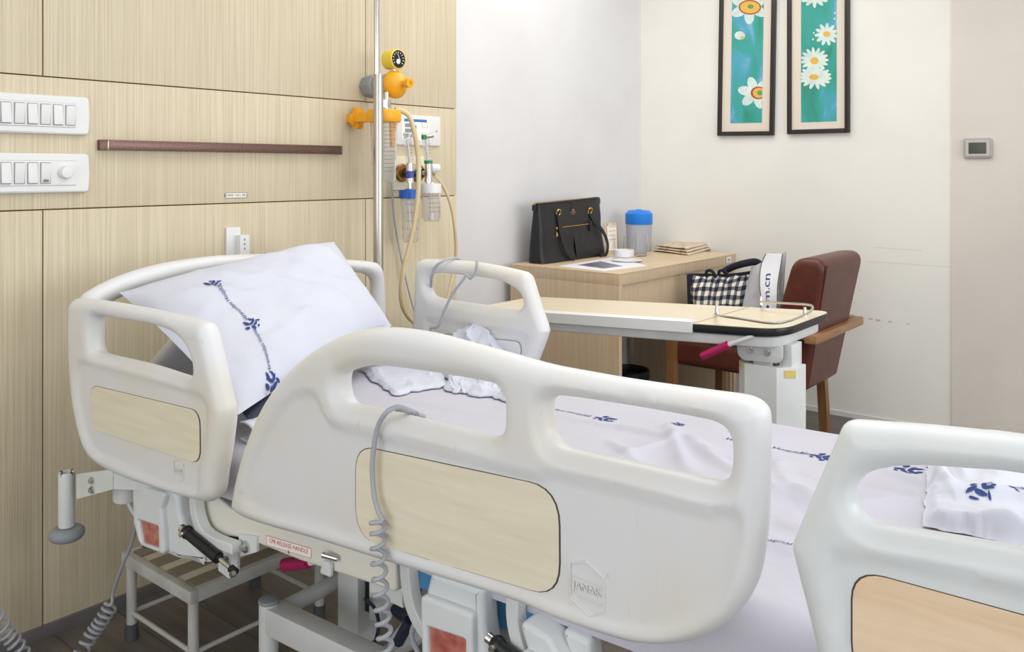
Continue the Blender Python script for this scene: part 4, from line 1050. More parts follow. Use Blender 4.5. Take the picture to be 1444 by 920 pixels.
# collection jar below
jy, jz = n0.y - .012, n0.z - .03
t = thing('suction_jar', 'graduated clear suction jar hanging under a yellow cap behind the pole', 'jar', (WX, jy, jz - .26))
b = MB().m('yellow').lathe([(0, 0), (.055, 0), (.058, .004), (.058, .034), (.053, .042), (.02, .045), (0, .045)], (n0.x, jy, jz - .032), (0, 0, 1), 32, cap=False)
l0, l1 = gx(503, 150, .05), gx(520, 183, .05)
b.box(((n0.x + WX) / 2 - .02, jy - .02, jz - .015), (.12, .05, .03), .004)
b.box((WX + .03, (l0.y + jy) / 2 , (l0.z + l1.z) / 2 + .0), (.03, jy - l0.y - .012, (l0.z - l1.z) * .95), .008)
b.cyl((WX + .02, l0.y + .012, (l0.z + l1.z) / 2 - .006), (WX + .04, l0.y + .012, (l0.z + l1.z) / 2 - .006), .024, .024, 20, .003); b.m('black').cyl((WX + .04, l0.y + .008, (l0.z + l1.z) / 2 - .004), (WX + .0412, l0.y + .008, (l0.z + l1.z) / 2 - .004), .005, .005, 12)
b.m('yellow').outline([(-.012, 0), (.022, 0), (.004, -.085), (-.008, -.085)], [], .012, .002, lambda x, y, w: Vector((n0.x + .03 + w, jy + .012 + x, jz - .03 + y)))
b.build('jar_cap', t)
b = MB().m('clearp').lathe([(.046, 0), (.044, -.06), (.04, -.195), (.036, -.205), (0, -.207), (0, -.203), (.034, -.201), (.038, -.192), (.042, -.06), (.044, 0)], (n0.x, jy, jz - .03), seg=32, cap=False)
b.m('gasket')
for k in range(12): b.tube([(n0.x + (.0455 - k * .0005) * math.cos(a / 10), jy + (.0455 - k * .0005) * math.sin(a / 10), jz - .05 - k * .0135) for a in range(-9, 2 if k % 3 else 8, 2)], .0006, 4, 0)
b.build('jar', t)
# outlet sign plate
p, q = gx(553, 163, 0), gx(619, 206, 0); zt0 = gx(619, 165, 0).z
t = thing('outlet_plate', 'square white wall plate with a blue headed information card behind the hoses', 'wall plate', (WX, (p.y + q.y) / 2, q.z))
b = MB().m('white'); ym, zm = (p.y + q.y) / 2, (zt0 + q.z) / 2; w, h = q.y - p.y, zt0 - q.z; b.box((WX + .004, ym, zm), (.008, w, h), .003); b.m('greyp').cyl((WX + .008, q.y - .022, zm), (WX + .0095, q.y - .022, zm), .0035, .0035, 12); pl_ = b.build('plate', t)
b = MB().m('whitel').box((WX + .0085, ym - .01, zm + .005), (.0012, w * .6, h * .75)); b.m('bluepaint').box((WX + .0094, ym - .012, zm + h * .32), (.0006, w * .48, h * .09)); b.box((WX + .0094, ym - .018, zm - h * .05), (.0006, w * .08, h * .42)); b.m('greyp')
for k in range(3): b.box((WX + .0094, ym - w * .2, zm + h * .15 - k * h * .17), (.0006, w * .14, h * .12))
b.tube([(WX + .0096, ym + .022, zm + .012), (WX + .0096, ym + .048, zm + .012), (WX + .0096, ym + .048, zm + .032), (WX + .0096, ym + .022, zm + .032)], .0007, 4, 0, closed=True)
b.m('whitel').text('MEDICAL GAS', h * .06, lambda x, y: Vector((WX + .0098, ym - .012 + x, zm + h * .32 + y))) if False else None
b.build('information_card', pl_)
# gas outlets with flowmeters and humidifier jars
def gas_set(pxo, pyo, outlet_dark, px_t, jar_c, jar_top, jar_bot, capk, label, jr, white_knob, dx):
    o = gx(pxo, pyo, 0)
    oz = thing('gas_outlet', label[0], 'outlet', (WX, o.y, o.z - .07), 0, 'cream gas outlets on the headwall')
    b = MB().m('inset').box((WX + .004, o.y, o.z), (.008, .085, .125), .003); b.build('plate', oz)
    b = MB().m('brass').lathe([(.032, 0), (.034, .006), (.03, .012), (.02, .013), (.02, .022), (0, .022)], (WX + .008, o.y, o.z), (1, 0, 0), 28, cap=False); b.m('black').lathe([(.018, 0), (.018, .004), (.0, .004)], (WX + .03, o.y, o.z), (1, 0, 0), 20, cap=False); b.build('socket', oz)
    X = WX + dx; mtr = SX(px_t, 238, X)
    f = thing('flowmeter', label[1], 'flowmeter', (WX, mtr.y, mtr.z - .15), 0, 'oxygen flowmeters on the headwall')
    zt_, zb_ = SX(px_t - 4, 192, X).z, mtr.z + .012
    b = MB().m('chrome'); b.cyl((WX + .03, o.y, o.z), (X, o.y, o.z), .009, .009, 14); b.cyl((X, min(o.y, mtr.y) - .01, mtr.z), (X, max(o.y, mtr.y) + .004, mtr.z), .0095, .0095, 14); b.cyl((X, mtr.y, mtr.z - .05), (X, mtr.y, mtr.z + .02), .0145, .013, 18, .002); b.cyl((X, mtr.y, mtr.z - .08), (X, mtr.y, mtr.z - .045), .007, .007, 12); b.cyl((X, mtr.y + .008, mtr.z), (X, mtr.y + .016, mtr.z), .013, .013, 6)
    b.build('valve_body', f)
    b = MB().m('purple' if not white_knob else 'green').cyl((X, mtr.y, mtr.z - .034 if not white_knob else mtr.z + .018), (X, mtr.y, mtr.z - .008 if not white_knob else mtr.z + .03), .0155, .0155, 18); b.build('coloured_ring', f)
    lean = Vector((0, -.014, 0))
    b = MB().m('clearp').cyl(Vector((X, mtr.y, zb_)), Vector((X, mtr.y, zt_)) + lean, .0125, .0125, 20); b.m('white').cyl(Vector((X, mtr.y, zb_)), Vector((X, mtr.y, zt_ - .01)) + lean * .9, .0035, .0035, 10)
    b.m('gasket')
    for k in range(8): b.box(Vector((X + .0125, mtr.y, zb_ + .02 + k * .012)) + lean * (k / 9), (.0006, .008, .0012))
    b.m('clearp').cyl(Vector((X, mtr.y, zt_)) + lean, Vector((X, mtr.y, zt_ + .012)) + lean, .014, .014, 16); b.build('flow_tube', f)
    kb = MB()
    if white_knob:
        kb.m('white').lathe([(.0, 0), (.014, 0), (.0155, .005), (.0155, .026), (.013, .03), (0, .03)], (X, mtr.y + .017, mtr.z + .002), (0.6, 1, 0), 20, cap=False)
        kb.build('control_knob', f); kb = MB(); kb.m('green').box((X, mtr.y - .022, zt_ - .004), (.012, .018, .018), .003); kb.m('chrome').cyl((X, mtr.y - .014, zt_ - .004), (X, mtr.y + .022, zt_ + .002), .007, .007, 12)
    else: kb.m('black').lathe([(.0, 0), (.012, 0), (.013, .02), (0, .022)], (X, mtr.y + .012, mtr.z - .018), (.6, 1, 0), 16, cap=False)
    kb.build('side_valve' if white_knob else 'control_knob', f)
    jt, jb = SX(jar_c, jar_top, X), SX(jar_c + 4, jar_bot, X); hgt = jt.z - jb.z; ch = .03 if not white_knob else .034
    j = thing('humidifier_jar', label[2], 'jar', (X, jt.y, jb.z), 0, 'clear humidifier jars on the headwall')
    b = MB().m(capk).lathe([(0, .004), (.012, .004), (.014, 0), (jr + .003, 0), (jr + .004, -.004), (jr + .004, -ch), (0, -ch)], (X, jt.y, jt.z), seg=30, cap=False); b.build('lid', j)
    tl = Vector((0, .012 if not white_knob else .004, 0)); n = 8
    b = MB().m('clearp'); prof = [(jr - .002, -ch), (jr, -ch - .01), (jr - .002, -hgt + .012), (jr - .007, -hgt), (0, -hgt), (0, -hgt + .003), (jr - .008, -hgt + .003), (jr - .0045, -hgt + .013), (jr - .0025, -ch - .01), (jr - .0045, -ch)]
    ax = (tl.y * -1 / hgt * 0, -tl.y / hgt, 1)
    b.lathe(prof, (X, jt.y, jt.z), ax, 28, cap=False); b.m('whitel').cyl(Vector((X, jt.y, jt.z - ch)), Vector((X, jt.y + tl.y, jb.z + .012)), .004, .004, 10); b.cyl(Vector((X, jt.y + tl.y * .8, jb.z + .006)), Vector((X, jt.y + tl.y * .8, jb.z + .03)), .011, .009, 14)
    b.m('gasket')
    for k in range(4): 
        zc = jt.z - ch - .02 - k * (hgt - ch - .04) / 4; yy = jt.y + tl.y * (jt.z - zc) / hgt
        b.tube([(X + (jr + .0004) * math.cos(a / 10), yy + (jr + .0004) * math.sin(a / 10), zc) for a in range(-12, 7, 3)], .0006, 4, 0)
    b.build('jar', j)
    return X, mtr
X1, m1 = gas_set(564, 244, True, 578, 576, 268, 342, 'bluec', ('cream gas outlet with brass socket nearer the steel pole', 'flowmeter with blue band, left of the pair on the oak wall', 'tall clear humidifier jar with blue lid on the oak wall'), .030, False, .1)
X2, m2 = gas_set(586, 244, False, 604, 607, 259, 312, 'white', ('cream gas outlet nearer the white wall, behind the white knobbed flowmeter', 'flowmeter with green band and white knob on the oak wall', 'short clear humidifier jar with white lid on the oak wall'), .036, True, .1)
# hoses
def hose(label, pts, r, key, name='hose', grp=None):
    b = MB().m(key).tube([gx(x, y, d) for x, y, d in pts], r, 10, 8); return tag(b.build(name), label, name.replace('_', ' '), grp)
hose('thick cream rubber hose looping from the yellow suction cap down the oak wall', [(557, 155, .16), (568, 157, .17), (578, 166, .18), (585, 190, .19), (590, 225, .19), (590, 265, .19), (586, 305, .18), (578, 345, .17), (570, 375, .16), (566, 405, .15), (567, 428, .14), (575, 446, .13), (590, 460, .12), (605, 475, .1), (622, 530, .09), (640, 590, .09), (655, 655, .09)], .0085, 'hose')
hose('cream hose curving down from the white knobbed flowmeter along the panel edge', [(612, 247, .1), (622, 258, .1), (632, 278, .1), (639, 305, .09), (643, 345, .08), (641, 375, .07), (636, 400, .07), (630, 425, .07), (624, 450, .07), (622, 500, .07), (626, 560, .07), (632, 610, .07), (640, 640, .07), (648, 672, .07)], .0062, 'hose')
hose('thin grey cable hanging from the gas outlet behind the cream hose', [(553, 232, .012), (553, 262, .014), (555, 300, .016), (560, 335, .02), (567, 370, .025), (575, 405, .03), (583, 435, .03), (590, 455, .03)], .0035, 'cable', 'wall_cable')
# cable slung on the far rail
b = MB().m('cable')
def fr(x, y, v): c = SV(x, y, v); return B(c[0], v, c[1])
vi, vo = VF - .055, VF + .045
b.tube([fr(612, 440, vo), fr(609, 418, vo), fr(608, 395, VF - .04), fr(612, 380, vi), fr(622, 370, vi), fr(636, 364.5, VF - .02), fr(645, 365, VF + .01), fr(652, 372, vo)], .004, 8, 8)
b.tube([fr(672, 369, VF + .02), fr(673, 372, vi), fr(670, 385, vi - .004), fr(663, 393, vi - .004), fr(658, 388, vi - .006), fr(652, 396, vi - .008), fr(638, 415, vi - .01), fr(626, 440, vi - .012), fr(618, 460, vi - .014), fr(608, 463, vi - .014), fr(606, 470, vi - .014)], .004, 8, 8)
tag(b.build('rail_cable'), 'grey cable slung over the top of the far side rail', 'cable')

# ------------------------------------------------------------------ desk and what stands on it
XB = -2.50
c0 = SX(719.4, 372.7, XB); ZD = c0.z
DX1 = SZ(873, 386.7, ZD).x; DY0 = c0.y; DY1 = SZ(1040, 358, ZD).y
DY1 = min(DY1, YB - .012)
desk = thing('desk', 'light oak laminate desk in the corner below the two flower pictures', 'desk', ((XB + DX1) / 2, (DY0 + DY1) / 2, 0))
b = MB().m('deskh').box(((XB + DX1) / 2, (DY0 + DY1) / 2, ZD - .002), (DX1 - XB, DY1 - DY0, .004)); b.m('desk').box(((XB + DX1 - .002) / 2, (DY0 + DY1) / 2, ZD - .027), (DX1 - XB - .002, DY1 - DY0 - .001, .046), .001); b.build('desk_top', desk)
def panel(name, x0, x1, y0, y1, z0, z1, key='desk', par=None):
    b = MB().m(key).box(((x0 + x1) / 2, (y0 + y1) / 2, (z0 + z1) / 2), (x1 - x0, y1 - y0, z1 - z0), .0012); return b.build(name, par or desk)
panel('side_panel', XB, DX1 - .001, DY0 + .0005, DY0 + .024, 0, ZD - .05); panel('side_panel', XB, DX1 - .001, DY1 - .025, DY1 - .001, 0, ZD - .05)
yk = SX(893, 490, XB).y
panel('pedestal_panel', XB + .002, DX1 - .03, yk, yk + .02, 0.0, ZD - .05); 
dr = panel('drawer_front', DX1 - .03, DX1 - .012, DY0 + .026, yk - .002, ZD - .2, ZD - .052)
panel('drawer_box', XB + .05, DX1 - .032, DY0 + .03, yk - .006, ZD - .19, ZD - .056)
panel('cabinet_door', DX1 - .03, DX1 - .012, yk + .004, DY1 - .027, .05, ZD - .052)
p, q = SX(1024, 363, DX1), SX(1031, 370, DX1)
b = MB().m('white').box((DX1 + .0008, (p.y + q.y) / 2, (p.z + q.z) / 2), (.0016, q.y - p.y, p.z - q.z), .0006); b.m('greyp').box((DX1 + .0018, (p.y + q.y) / 2, (p.z + q.z) / 2), (.0006, (q.y - p.y) * .5, .008)); b.build('lock_plate', desk)
# waste bin under the desk
q = SZ(880, 560, 0)
bx_, by_ = -2.3, SX(885, 520, -2.3).y; bz = SX(885, 520, -2.3).z
t = thing('waste_bin', 'grey waste bin lined with a black bag under the desk', 'bin', (bx_, by_, 0))
b = MB().m('grey_shade').lathe([(0, 0), (.085, 0), (.105, bz - .03), (.1, bz - .03), (.082, .006), (0, .006)], (bx_, by_, 0), seg=32, cap=False); b.build('body', t)
b = MB().m('binbag').lathe([(.096, bz - .09), (.1, bz - .02), (.104, bz), (.109, bz - .005), (.112, bz - .035), (.107, bz - .05)], (bx_, by_, 0), seg=36, cap=False); b.build('liner_bag', t)
# handbag
p, q = SZ(763, 373, ZD), SZ(858, 361, ZD); HX = (p.x + q.x) / 2
tl, tr = SX(757, 289, HX - .02), SX(856, 280, HX - .02)
hb = thing('handbag', 'black leather tote handbag with gold zip and rings standing on the desk', 'handbag', (HX - .06, (p.y + q.y) / 2, ZD))
W0, W1 = p.y, q.y; Hh = (tl.z + tr.z) / 2 - ZD
def bagsurf(s, t, wmul=1.0, grow=0):
    """s around the bag 0..1, t up 0..1"""
    d = .05 * (1 - .6 * t) + grow; a = s * 2 * PI; n = 7.0
    ca, sa = math.cos(a), math.sin(a); k = (abs(ca) ** n + abs(sa) ** n) ** (-1 / n)
    cy = (W0 + W1) / 2; hw = (W1 - W0) / 2 * (1 - .02 * t + .012 * math.sin(t * 5)) + grow
    sag = .006 * math.sin(t * 9 + s * 3) * (1 - t) + .006 * fbm((s * 5, t * 3, 2)) * (1 - t)
    return Vector((HX - .05 + d * k * ca + (sag if ca > .5 else 0), cy + hw * k * sa, ZD + .003 + Hh * t + .008 * t * k * sa))
b = MB().m('bag'); b.grid(72, 24, lambda s, t: bagsurf(s, t)); 
b.verts([bagsurf(k / 24, 0) for k in range(24)], [tuple(reversed(range(24)))]); b.verts([bagsurf(k / 24, .97) for k in range(24)], [tuple(range(24))])
b.build('body', hb, ang=60)
b = MB().m('bag').tube([bagsurf(k / 48, 1.0) for k in range(48)], .004, 8, 0, closed=True); 
for s in (.25, .75): e = bagsurf(s, .98); b.box(e + Vector((0, (1 if s < .5 else -1) * .008, -.012)), (.02, .02, .03), .006)
b.build('rim', hb)
b = MB().m('gold').tube([bagsurf(.75, 1.0) + Vector((0, .004, .003)), bagsurf(.25, 1.0) + Vector((0, -.03, .003))], .0022, 6, 0); z_ = bagsurf(.75, 1.0); b.box(z_ + Vector((0, -.004, .002)), (.012, .012, .01), .002)
b.build('top_zip', hb)
def on_front(px, py, out=.004):
    q = SX(px, py, HX - .015); f = (q.z - ZD) / Hh; x = HX - .05 + .05 * (1 - .6 * f) + out
    return SX(px, py, x)
b = MB().m('gold'); p, q = on_front(793, 320.5), on_front(830, 316); b.tube([p, q], .0022, 6, 0); k = on_front(785, 322, .006); b.box(k, (.006, .014, .01), .002)
k = on_front(785.5, 328, .008); b.tube([k, k + Vector((0, -.004, -.02))], .0025, 6, 0); b.tube([k, k + Vector((0, .008, -.018))], .002, 6, 0); b.build('pocket_zip', hb)
for (x, y) in ((786.5, 300), (831, 297.5)):
    b = MB().m('gold'); k = on_front(x, y, .005)
    b.tube([k + Vector((.004 + .006 * math.sin(a / 8 * 2 * PI + .5), .0125 * math.cos(a / 8 * 2 * PI), .0145 * math.sin(a / 8 * 2 * PI))) for a in range(8)], .0028, 8, 3, closed=True); b.build('strap_ring', hb)
def strap(px, name='strap'):
    C = [on_front(x, y, o) for x, y, o in px]; C = catmull(C, 6); b = MB().m('bag'); w = .0095; vs, fs = [], []
    for i, c in enumerate(C):
        t = (C[min(i + 1, len(C) - 1)] - C[max(i - 1, 0)]).normalized(); n = Vector((1, 0, 0)).cross(t); n = n.normalized()
        vs += [c + n * w + Vector((.0015, 0, 0)), c - n * w + Vector((.0015, 0, 0)), c - n * w - Vector((.002, 0, 0)), c + n * w - Vector((.002, 0, 0))]
    for i in range(len(C) - 1):
        for k in range(4): fs.append((i * 4 + k, i * 4 + (k + 1) % 4, i * 4 + 4 + (k + 1) % 4, i * 4 + 4 + k))
    fs += [(3, 2, 1, 0), tuple(range(len(vs) - 4, len(vs)))]
    b.verts(vs, fs); return b.build(name, hb, recalc=True)
strap([(787, 302, .006), (789, 318, .009), (793, 338, .012), (800, 355, .014), (810, 366, .018)])
strap([(832, 300, .006), (838, 312, .009), (847, 322, .014), (854, 334, .02), (857, 346, .022), (855, 358, .02), (846, 363, .018)])
b = MB().m('bag'); k = on_front(833, 319, .006); b.box(k, (.004, .018, .05), .003); b.build('hang_tag', hb)
b = MB().m('copper'); e = on_front(808, 299.5, .0035)
b.text('COACH', .013, lambda x, y: e + Vector((.0008, x, y))); 
for (yy, zz, ww, hh_) in ((0, .009, .02, .003), (-.004, .013, .008, .004), (.006, .013, .006, .003), (0, -.0085, .022, .002)): b.box(e + Vector((.0004, yy, zz)), (.001, ww, hh_), .0004)
b.build('metal_emblem', hb)
# notice card behind the glasses
k = SZ(862, 353, ZD); kx = k.x
t = thing('desk_card', 'small cream standing card behind the glasses beside the handbag', 'card', (XB + .05, k.y, ZD))
p0, p1 = SX(853, 315, XB + .08), SX(871, 314, XB + .08)
b = MB().m('paper').box((XB + .08, (p0.y + p1.y) / 2, (p0.z + ZD) / 2), (.006, p1.y - p0.y, p0.z - ZD), .001, Matrix.Rotation(-.06, 3, 'Y')); b.build('board', t)
b = MB().m('whitel').box((XB + .0845, (p0.y + p1.y) / 2, (p0.z + ZD) / 2), (.002, (p1.y - p0.y) * .7, (p0.z - ZD) * .8), 0, Matrix.Rotation(-.06, 3, 'Y')); b.m('dirt')
for i in range(5): b.box((XB + .086, (p0.y + p1.y) / 2, ZD + .05 + i * .022), (.001, (p1.y - p0.y) * .5, .004))
b.build('sheet', t)
# jug
def prad(px, k): return .5 * px * (k - EYE).dot(FW) / FPX
k = SZ(901, 354, ZD); rj = prad(37, k); zt_ = SX(901, 313, k.x).z; zl = SX(901, 296, k.x).z
t = thing('water_jug', 'frosted plastic water jug with a bright blue lid on the desk', 'jug', (k.x, k.y, ZD))
b = MB().m('frost').lathe([(0, 0), (rj * .9, 0), (rj * .92, .006), (rj, zt_ - ZD), (rj * .97, zt_ - ZD), (rj * .89, .01), (0, .008)], k, seg=32, cap=False); body = b.build('body', t)
b = MB().m('frost').tube([k + Vector((.0, rj * .98, zt_ - ZD - .01)), k + Vector((.0, rj * 1.45, zt_ - ZD - .012)), k + Vector((0, rj * 1.55, zt_ - ZD - .06)), k + Vector((0, rj * 1.3, zt_ - ZD - .12)), k + Vector((0, rj * .93, zt_ - ZD - .14))], .006, 8); b.build('handle', t)
b = MB().m('blued').lathe([(rj * 1.02, zt_ - ZD - .012), (rj * 1.04, zt_ - ZD - .01), (rj * 1.04, zl - ZD - .02), (rj * .8, zl - ZD - .004), (rj * .3, zl - ZD), (0, zl - ZD)], k, seg=36, cap=False); b.box(k + Vector((0, 0, zl - ZD)), (.012, .03, .006), .002); b.build('lid', t)
def glass(px, pyb, pyt, wpx, label):
    k = SZ(px, pyb, ZD); r = prad(wpx, k); h = SX(px, pyt, k.x).z - ZD
    b = MB().m('glass').lathe([(0, 0), (r * .8, 0), (r * .82, .003), (r, h), (r * .95, h), (r * .78, .012), (0, .012)], k, seg=28, cap=False)
    tag(b.build('drinking_glass'), label, 'glass', 'drinking glasses on the desk')
glass(872, 357, 332, 18, 'clear drinking glass behind the white bowl, nearer the black handbag')
glass(903, 361, 331, 21, 'clear drinking glass in front of the blue lidded jug')
k = SZ(884, 369, ZD); b = MB().m('white').lathe([(0, 0), (.04, 0), (.072, .006), (.073, .009), (.04, .004), (0, .004)], k, seg=36, cap=False); tag(b.build('saucer'), 'white saucer under the small bowl at the front of the desk', 'saucer')
k = SZ(879.5, 365.5, ZD) + UP * .011; rb = prad(29, k); hb_ = SX(880, 353, k.x).z - ZD - .008
b = MB().m('white').lathe([(0, 0), (rb * .9, 0), (rb * .97, .003), (rb, hb_ * .95), (rb * .96, hb_), (rb * .9, hb_ * .94), (rb * .86, .006), (0, .006)], k, seg=36, cap=False); tag(b.build('bowl'), 'small straight sided white bowl on the saucer', 'bowl')
# brochure
cs = [SZ(*p, ZD) for p in ((787, 376), (851, 383), (912, 375.5), (866, 363))]
t = thing('brochure', 'glossy white brochure with a dark photo lying at the front of the desk', 'paper', sum(cs, Vector()) / 4)
b = MB().m('paperw').prism([c + UP * .0005 for c in cs], UP * .0016); b.build('page', t)
def quad(a, b_): 
    def f(s, t_): return (cs[0] * (1 - s) + cs[1] * s) * (1 - t_) + (cs[3] * (1 - s) + cs[2] * s) * t_
    return [f(a[0], a[1]), f(b_[0], a[1]), f(b_[0], b_[1]), f(a[0], b_[1])]
b = MB().m('photo').prism([c + UP * .0021 for c in quad((.18, .2), (.8, .62))], UP * .0004); b.build('photo', t)
# newspapers
rn = random.Random(5)
N0 = [(918, 351, 'lower folded newspaper in the short stack at the back of the desk'), (922, 349, 'middle folded newspaper in the stack at the back of the desk'), (925, 348, 'topmost folded newspaper in the stack at the back of the desk')]
for i, (x, y, lb) in enumerate(N0):
    cs2 = [SZ(*p, ZD) for p in ((920 + i * 2, 355), (972 - i * 2, 361 - i * .6), (1005 - i * 3, 352), (944 + i * 2, 348))]
    ctr = sum(cs2, Vector()) / 4; cs2 = [ctr + (c - ctr) * .97 + UP * (.0005 + i * .0125) for c in cs2]
    b = MB().m('paper')
    def nf(s, t_): 
        e = min(1, min(s, 1 - s) / .03); p = (cs2[0] * (1 - s) + cs2[1] * s) * (1 - t_) + (cs2[3] * (1 - s) + cs2[2] * s) * t_
        return p + UP * (.0035 + .0045 * e + .0012 * math.sin(s * 5 + i + t_ * 3))
    b.grid(16, 12, nf)
    tag(b.build('newspaper', solid=.006), lb, 'newspaper', 'newspapers on the desk')

# ------------------------------------------------------------------ armchair with bags
CY0, CY1 = 3.378, 3.92
ch = thing('armchair', 'brown leather armchair with wooden arms pushed up to the desk', 'chair', (-1.6, 3.67, 0))
b = MB().m('leather'); b.box((-1.63, (CY0 + CY1) / 2, .385), (.52, CY1 - CY0 - .09, .115), .035, seg=4); b.build('seat', ch, wn=True)
b = MB().m('leather'); prof = rpoly([(-1.48, .34, .02), (-1.335, .835, .07), (-1.2, .845, .05), (-1.275, .32, .02), (-1.30, .30, .02)], 5)
b.outline(prof, [], CY1 - CY0 - .07, .022, lambda x, y, w: Vector((x, CY0 + .035 + (w + .23) * (.74 + .26 * min(1, max(0, (y - .3) / .5))), y + (.03 * (1 - (w / .23) ** 2) if y > .7 else 0))), res=4)
cb = b.build('backrest', ch, wn=True)
b = MB().m('leather')
b.tube([Vector((-1.276 + .074 * f, CY0 + .046, .33 + .49 * f)) for f in (0, .3, .6, 1)], .0035, 6, 4); b.build('piping', cb)
def warm(p, q, w, h, name='armrest', key='chairw', bev=.006):
    d = (Vector(q) - Vector(p)); L = d.length; rot = Vector((1, 0, 0)).rotation_difference(d.normalized()).to_matrix() if abs(d.y) < .01 else Vector((0, 1, 0)).rotation_difference(d.normalized()).to_matrix()
    b = MB().m(key); b.box((Vector(p) + Vector(q)) / 2, (L, w, h) if abs(d.y) < .01 else (w, L, h), bev, rot); return b.build(name, ch)
warm((-1.908, CY0 + .03, .572), (-1.25, CY0 + .03, .535), .06, .034); warm((-1.908, CY1 - .03, .572), (-1.25, CY1 - .03, .535), .06, .034)
warm((-1.245, CY0 - .02, .528), (-1.245, CY1 + .02, .528), .05, .036, 'back_rail')
for (x, y, zt_, tilt) in ((-1.882, CY0 + .03, .555, 0), (-1.882, CY1 - .03, .555, 0), (-1.37, CY0 + .05, .34, .02), (-1.37, CY1 - .035, .34, .02)):
    b = MB().m('chairwl'); b.prism([Vector((x - .02, y - .02, 0)), Vector((x + .018, y - .02, 0)), Vector((x + .018, y + .02, 0)), Vector((x - .02, y + .02, 0))], (-tilt, 0, zt_)); 
    b.build('leg', ch)
ZC = .445
def softbag(b, c, w, d, h, rz, lean=0.0, top=.5, uvs=None, nz_=.01, seed=0):
    Rz = Matrix.Rotation(rz, 3, 'Z'); c = Vector(c)
    def f(s, t):
        a = s * 2 * PI; ca, sa = math.cos(a), math.sin(a); n = 4.0; k = (abs(ca) ** n + abs(sa) ** n) ** (-1 / n)
        dd = d / 2 * (1 - (1 - top) * t); p = Vector((w / 2 * k * ca, dd * k * sa + lean * t, h * t))
        p += Vector((0, 1, .3)) * nz_ * fbm((ca * 2 + seed, sa * 2, t * 3)); return c + Rz @ p
    b.grid(48, 16, f, uvs); return f
# gingham bag on the seat
t = thing('gingham_bag', 'navy and cream gingham bag lying on the armchair seat', 'bag', (-1.72, 3.62, ZC))
k = SX(975, 400, -1.86)
def gb(s, t_):
    a = SY(976, 386, 3.52), SY(1061, 384, 3.62), SY(1054, 474, 3.52), SY(973, 474, 3.47)
    p = (a[0] * (1 - s) + a[1] * s) * (1 - t_) + (a[3] * (1 - s) + a[2] * s) * t_
    bul = (1 - (2 * s - 1) ** 4) * (1 - (2 * t_ - 1) ** 4)
    return p + Vector((0, -.05, 0)) * bul + Vector((0, .02, .01)) * fbm((s * 4, t_ * 3, 2)) + Vector((0, -.02, 0)) * max(0, ridged(s * 1.5, t_ * .4, 2, 3)) ** 3 + Vector((0,0,-.012)) * math.sin(s * PI)
b = MB().m('ginghm'); b.grid(36, 24, gb, (9.5, 8.0)); b.grid(36, 24, lambda s, t_: gb(1 - s, t_) + Vector((0, .10 * (1 - (2 * s - 1) ** 4) * (.3 + .7 * t_) + .012, 0)), (9.5, 8.0)); b.build('body', t, ang=70)
b = MB().m('darkc')
def strip3(pts, w, b, off=Vector((0, -.006, 0))):
    C = catmull(pts, 5); vs, fs = [], []
    for i, c in enumerate(C):
        tt = (C[min(i + 1, len(C) - 1)] - C[max(i - 1, 0)]).normalized(); n = tt.cross(Vector((0, 1, 0))).normalized()
        vs += [c + off + n * w / 2, c + off - n * w / 2, c - off * 1.4 - n * w / 2, c - off * 1.4 + n * w / 2]
    for i in range(len(C) - 1):
        for k in range(4): fs.append((i * 4 + k, i * 4 + (k + 1) % 4, i * 4 + 4 + (k + 1) % 4, i * 4 + 4 + k))
    fs += [(3, 2, 1, 0), tuple(range(len(vs) - 4, len(vs)))]; b.verts(vs, fs)
strip3([gb(0, .0), gb(.02, .3), gb(.02, .6), gb(.02, 1)], .028, b); strip3([gb(0, .02), gb(.25, .0), gb(.5, .0), gb(.75, .0), gb(1, .0)], .014, b); b.build('trim', t, recalc=True)
b = MB().m('darkc')
for s in (.35, .55): k = gb(s, .02); b.tube([k + Vector((-.02, 0, 0)), k + Vector((-.015, -.01, .025)), k + Vector((.01, -.01, .028)), k + Vector((.025, 0, 0))], .007, 8)
k = gb(.8, 0); b.tube([k + Vector((-.08, .0, 0)), k + Vector((-.03, -.012, .025)), k + Vector((.03, -.02, .045)), k + Vector((.07, .01, .05)), k + Vector((.09, .03, .02))], .016, 10); b.build('carry_handles', t)
# grey shopping bag
t = thing('shopping_bag', 'grey and white cloth shopping bag with dark lettering leaning on the armchair back', 'bag', (-1.52, 3.6, ZC))
def sbq(s, t_):
    a = SX(1040, 400, -1.56), SX(1106, 362, -1.44), SX(1096, 458, -1.46), SX(1032, 455, -1.6)
    a = [SY(1060, 376, 3.6), SY(1108, 362, 3.6), SY(1100, 487, 3.52), SY(1030, 487, 3.5)]
    p = (a[0] * (1 - s) + a[1] * s) * (1 - t_) + (a[3] * (1 - s) + a[2] * s) * t_
    bul = (1 - (2 * s - 1) ** 2) * (1 - (2 * t_ - 1) ** 4)
    return p + Vector((0, -.03, 0)) * bul + Vector((0, .012, .006)) * fbm((s * 3, t_ * 3, 7)) + Vector((0, 0, .02)) * s * (1 - t_)
b = MB().m('bagg'); b.grid(24, 24, sbq); b.grid(24, 24, lambda s, t_: sbq(1 - s, t_) + Vector((0, .05 * (1 - (2 * s - 1) ** 2) + .006, 0))); b.build('body', t, ang=70)
sp = [SY(1080, 358, 3.57), SY(1073, 375, 3.55), SY(1071, 400, 3.5), SY(1073, 425, 3.47), SY(1072, 468, 3.46)]
sp2 = [SY(1104, 358, 3.57), SY(1101, 375, 3.55), SY(1097, 400, 3.5), SY(1096, 425, 3.47), SY(1094, 468, 3.46)]
spl, spr = catmull(sp, 6), catmull(sp2, 6)
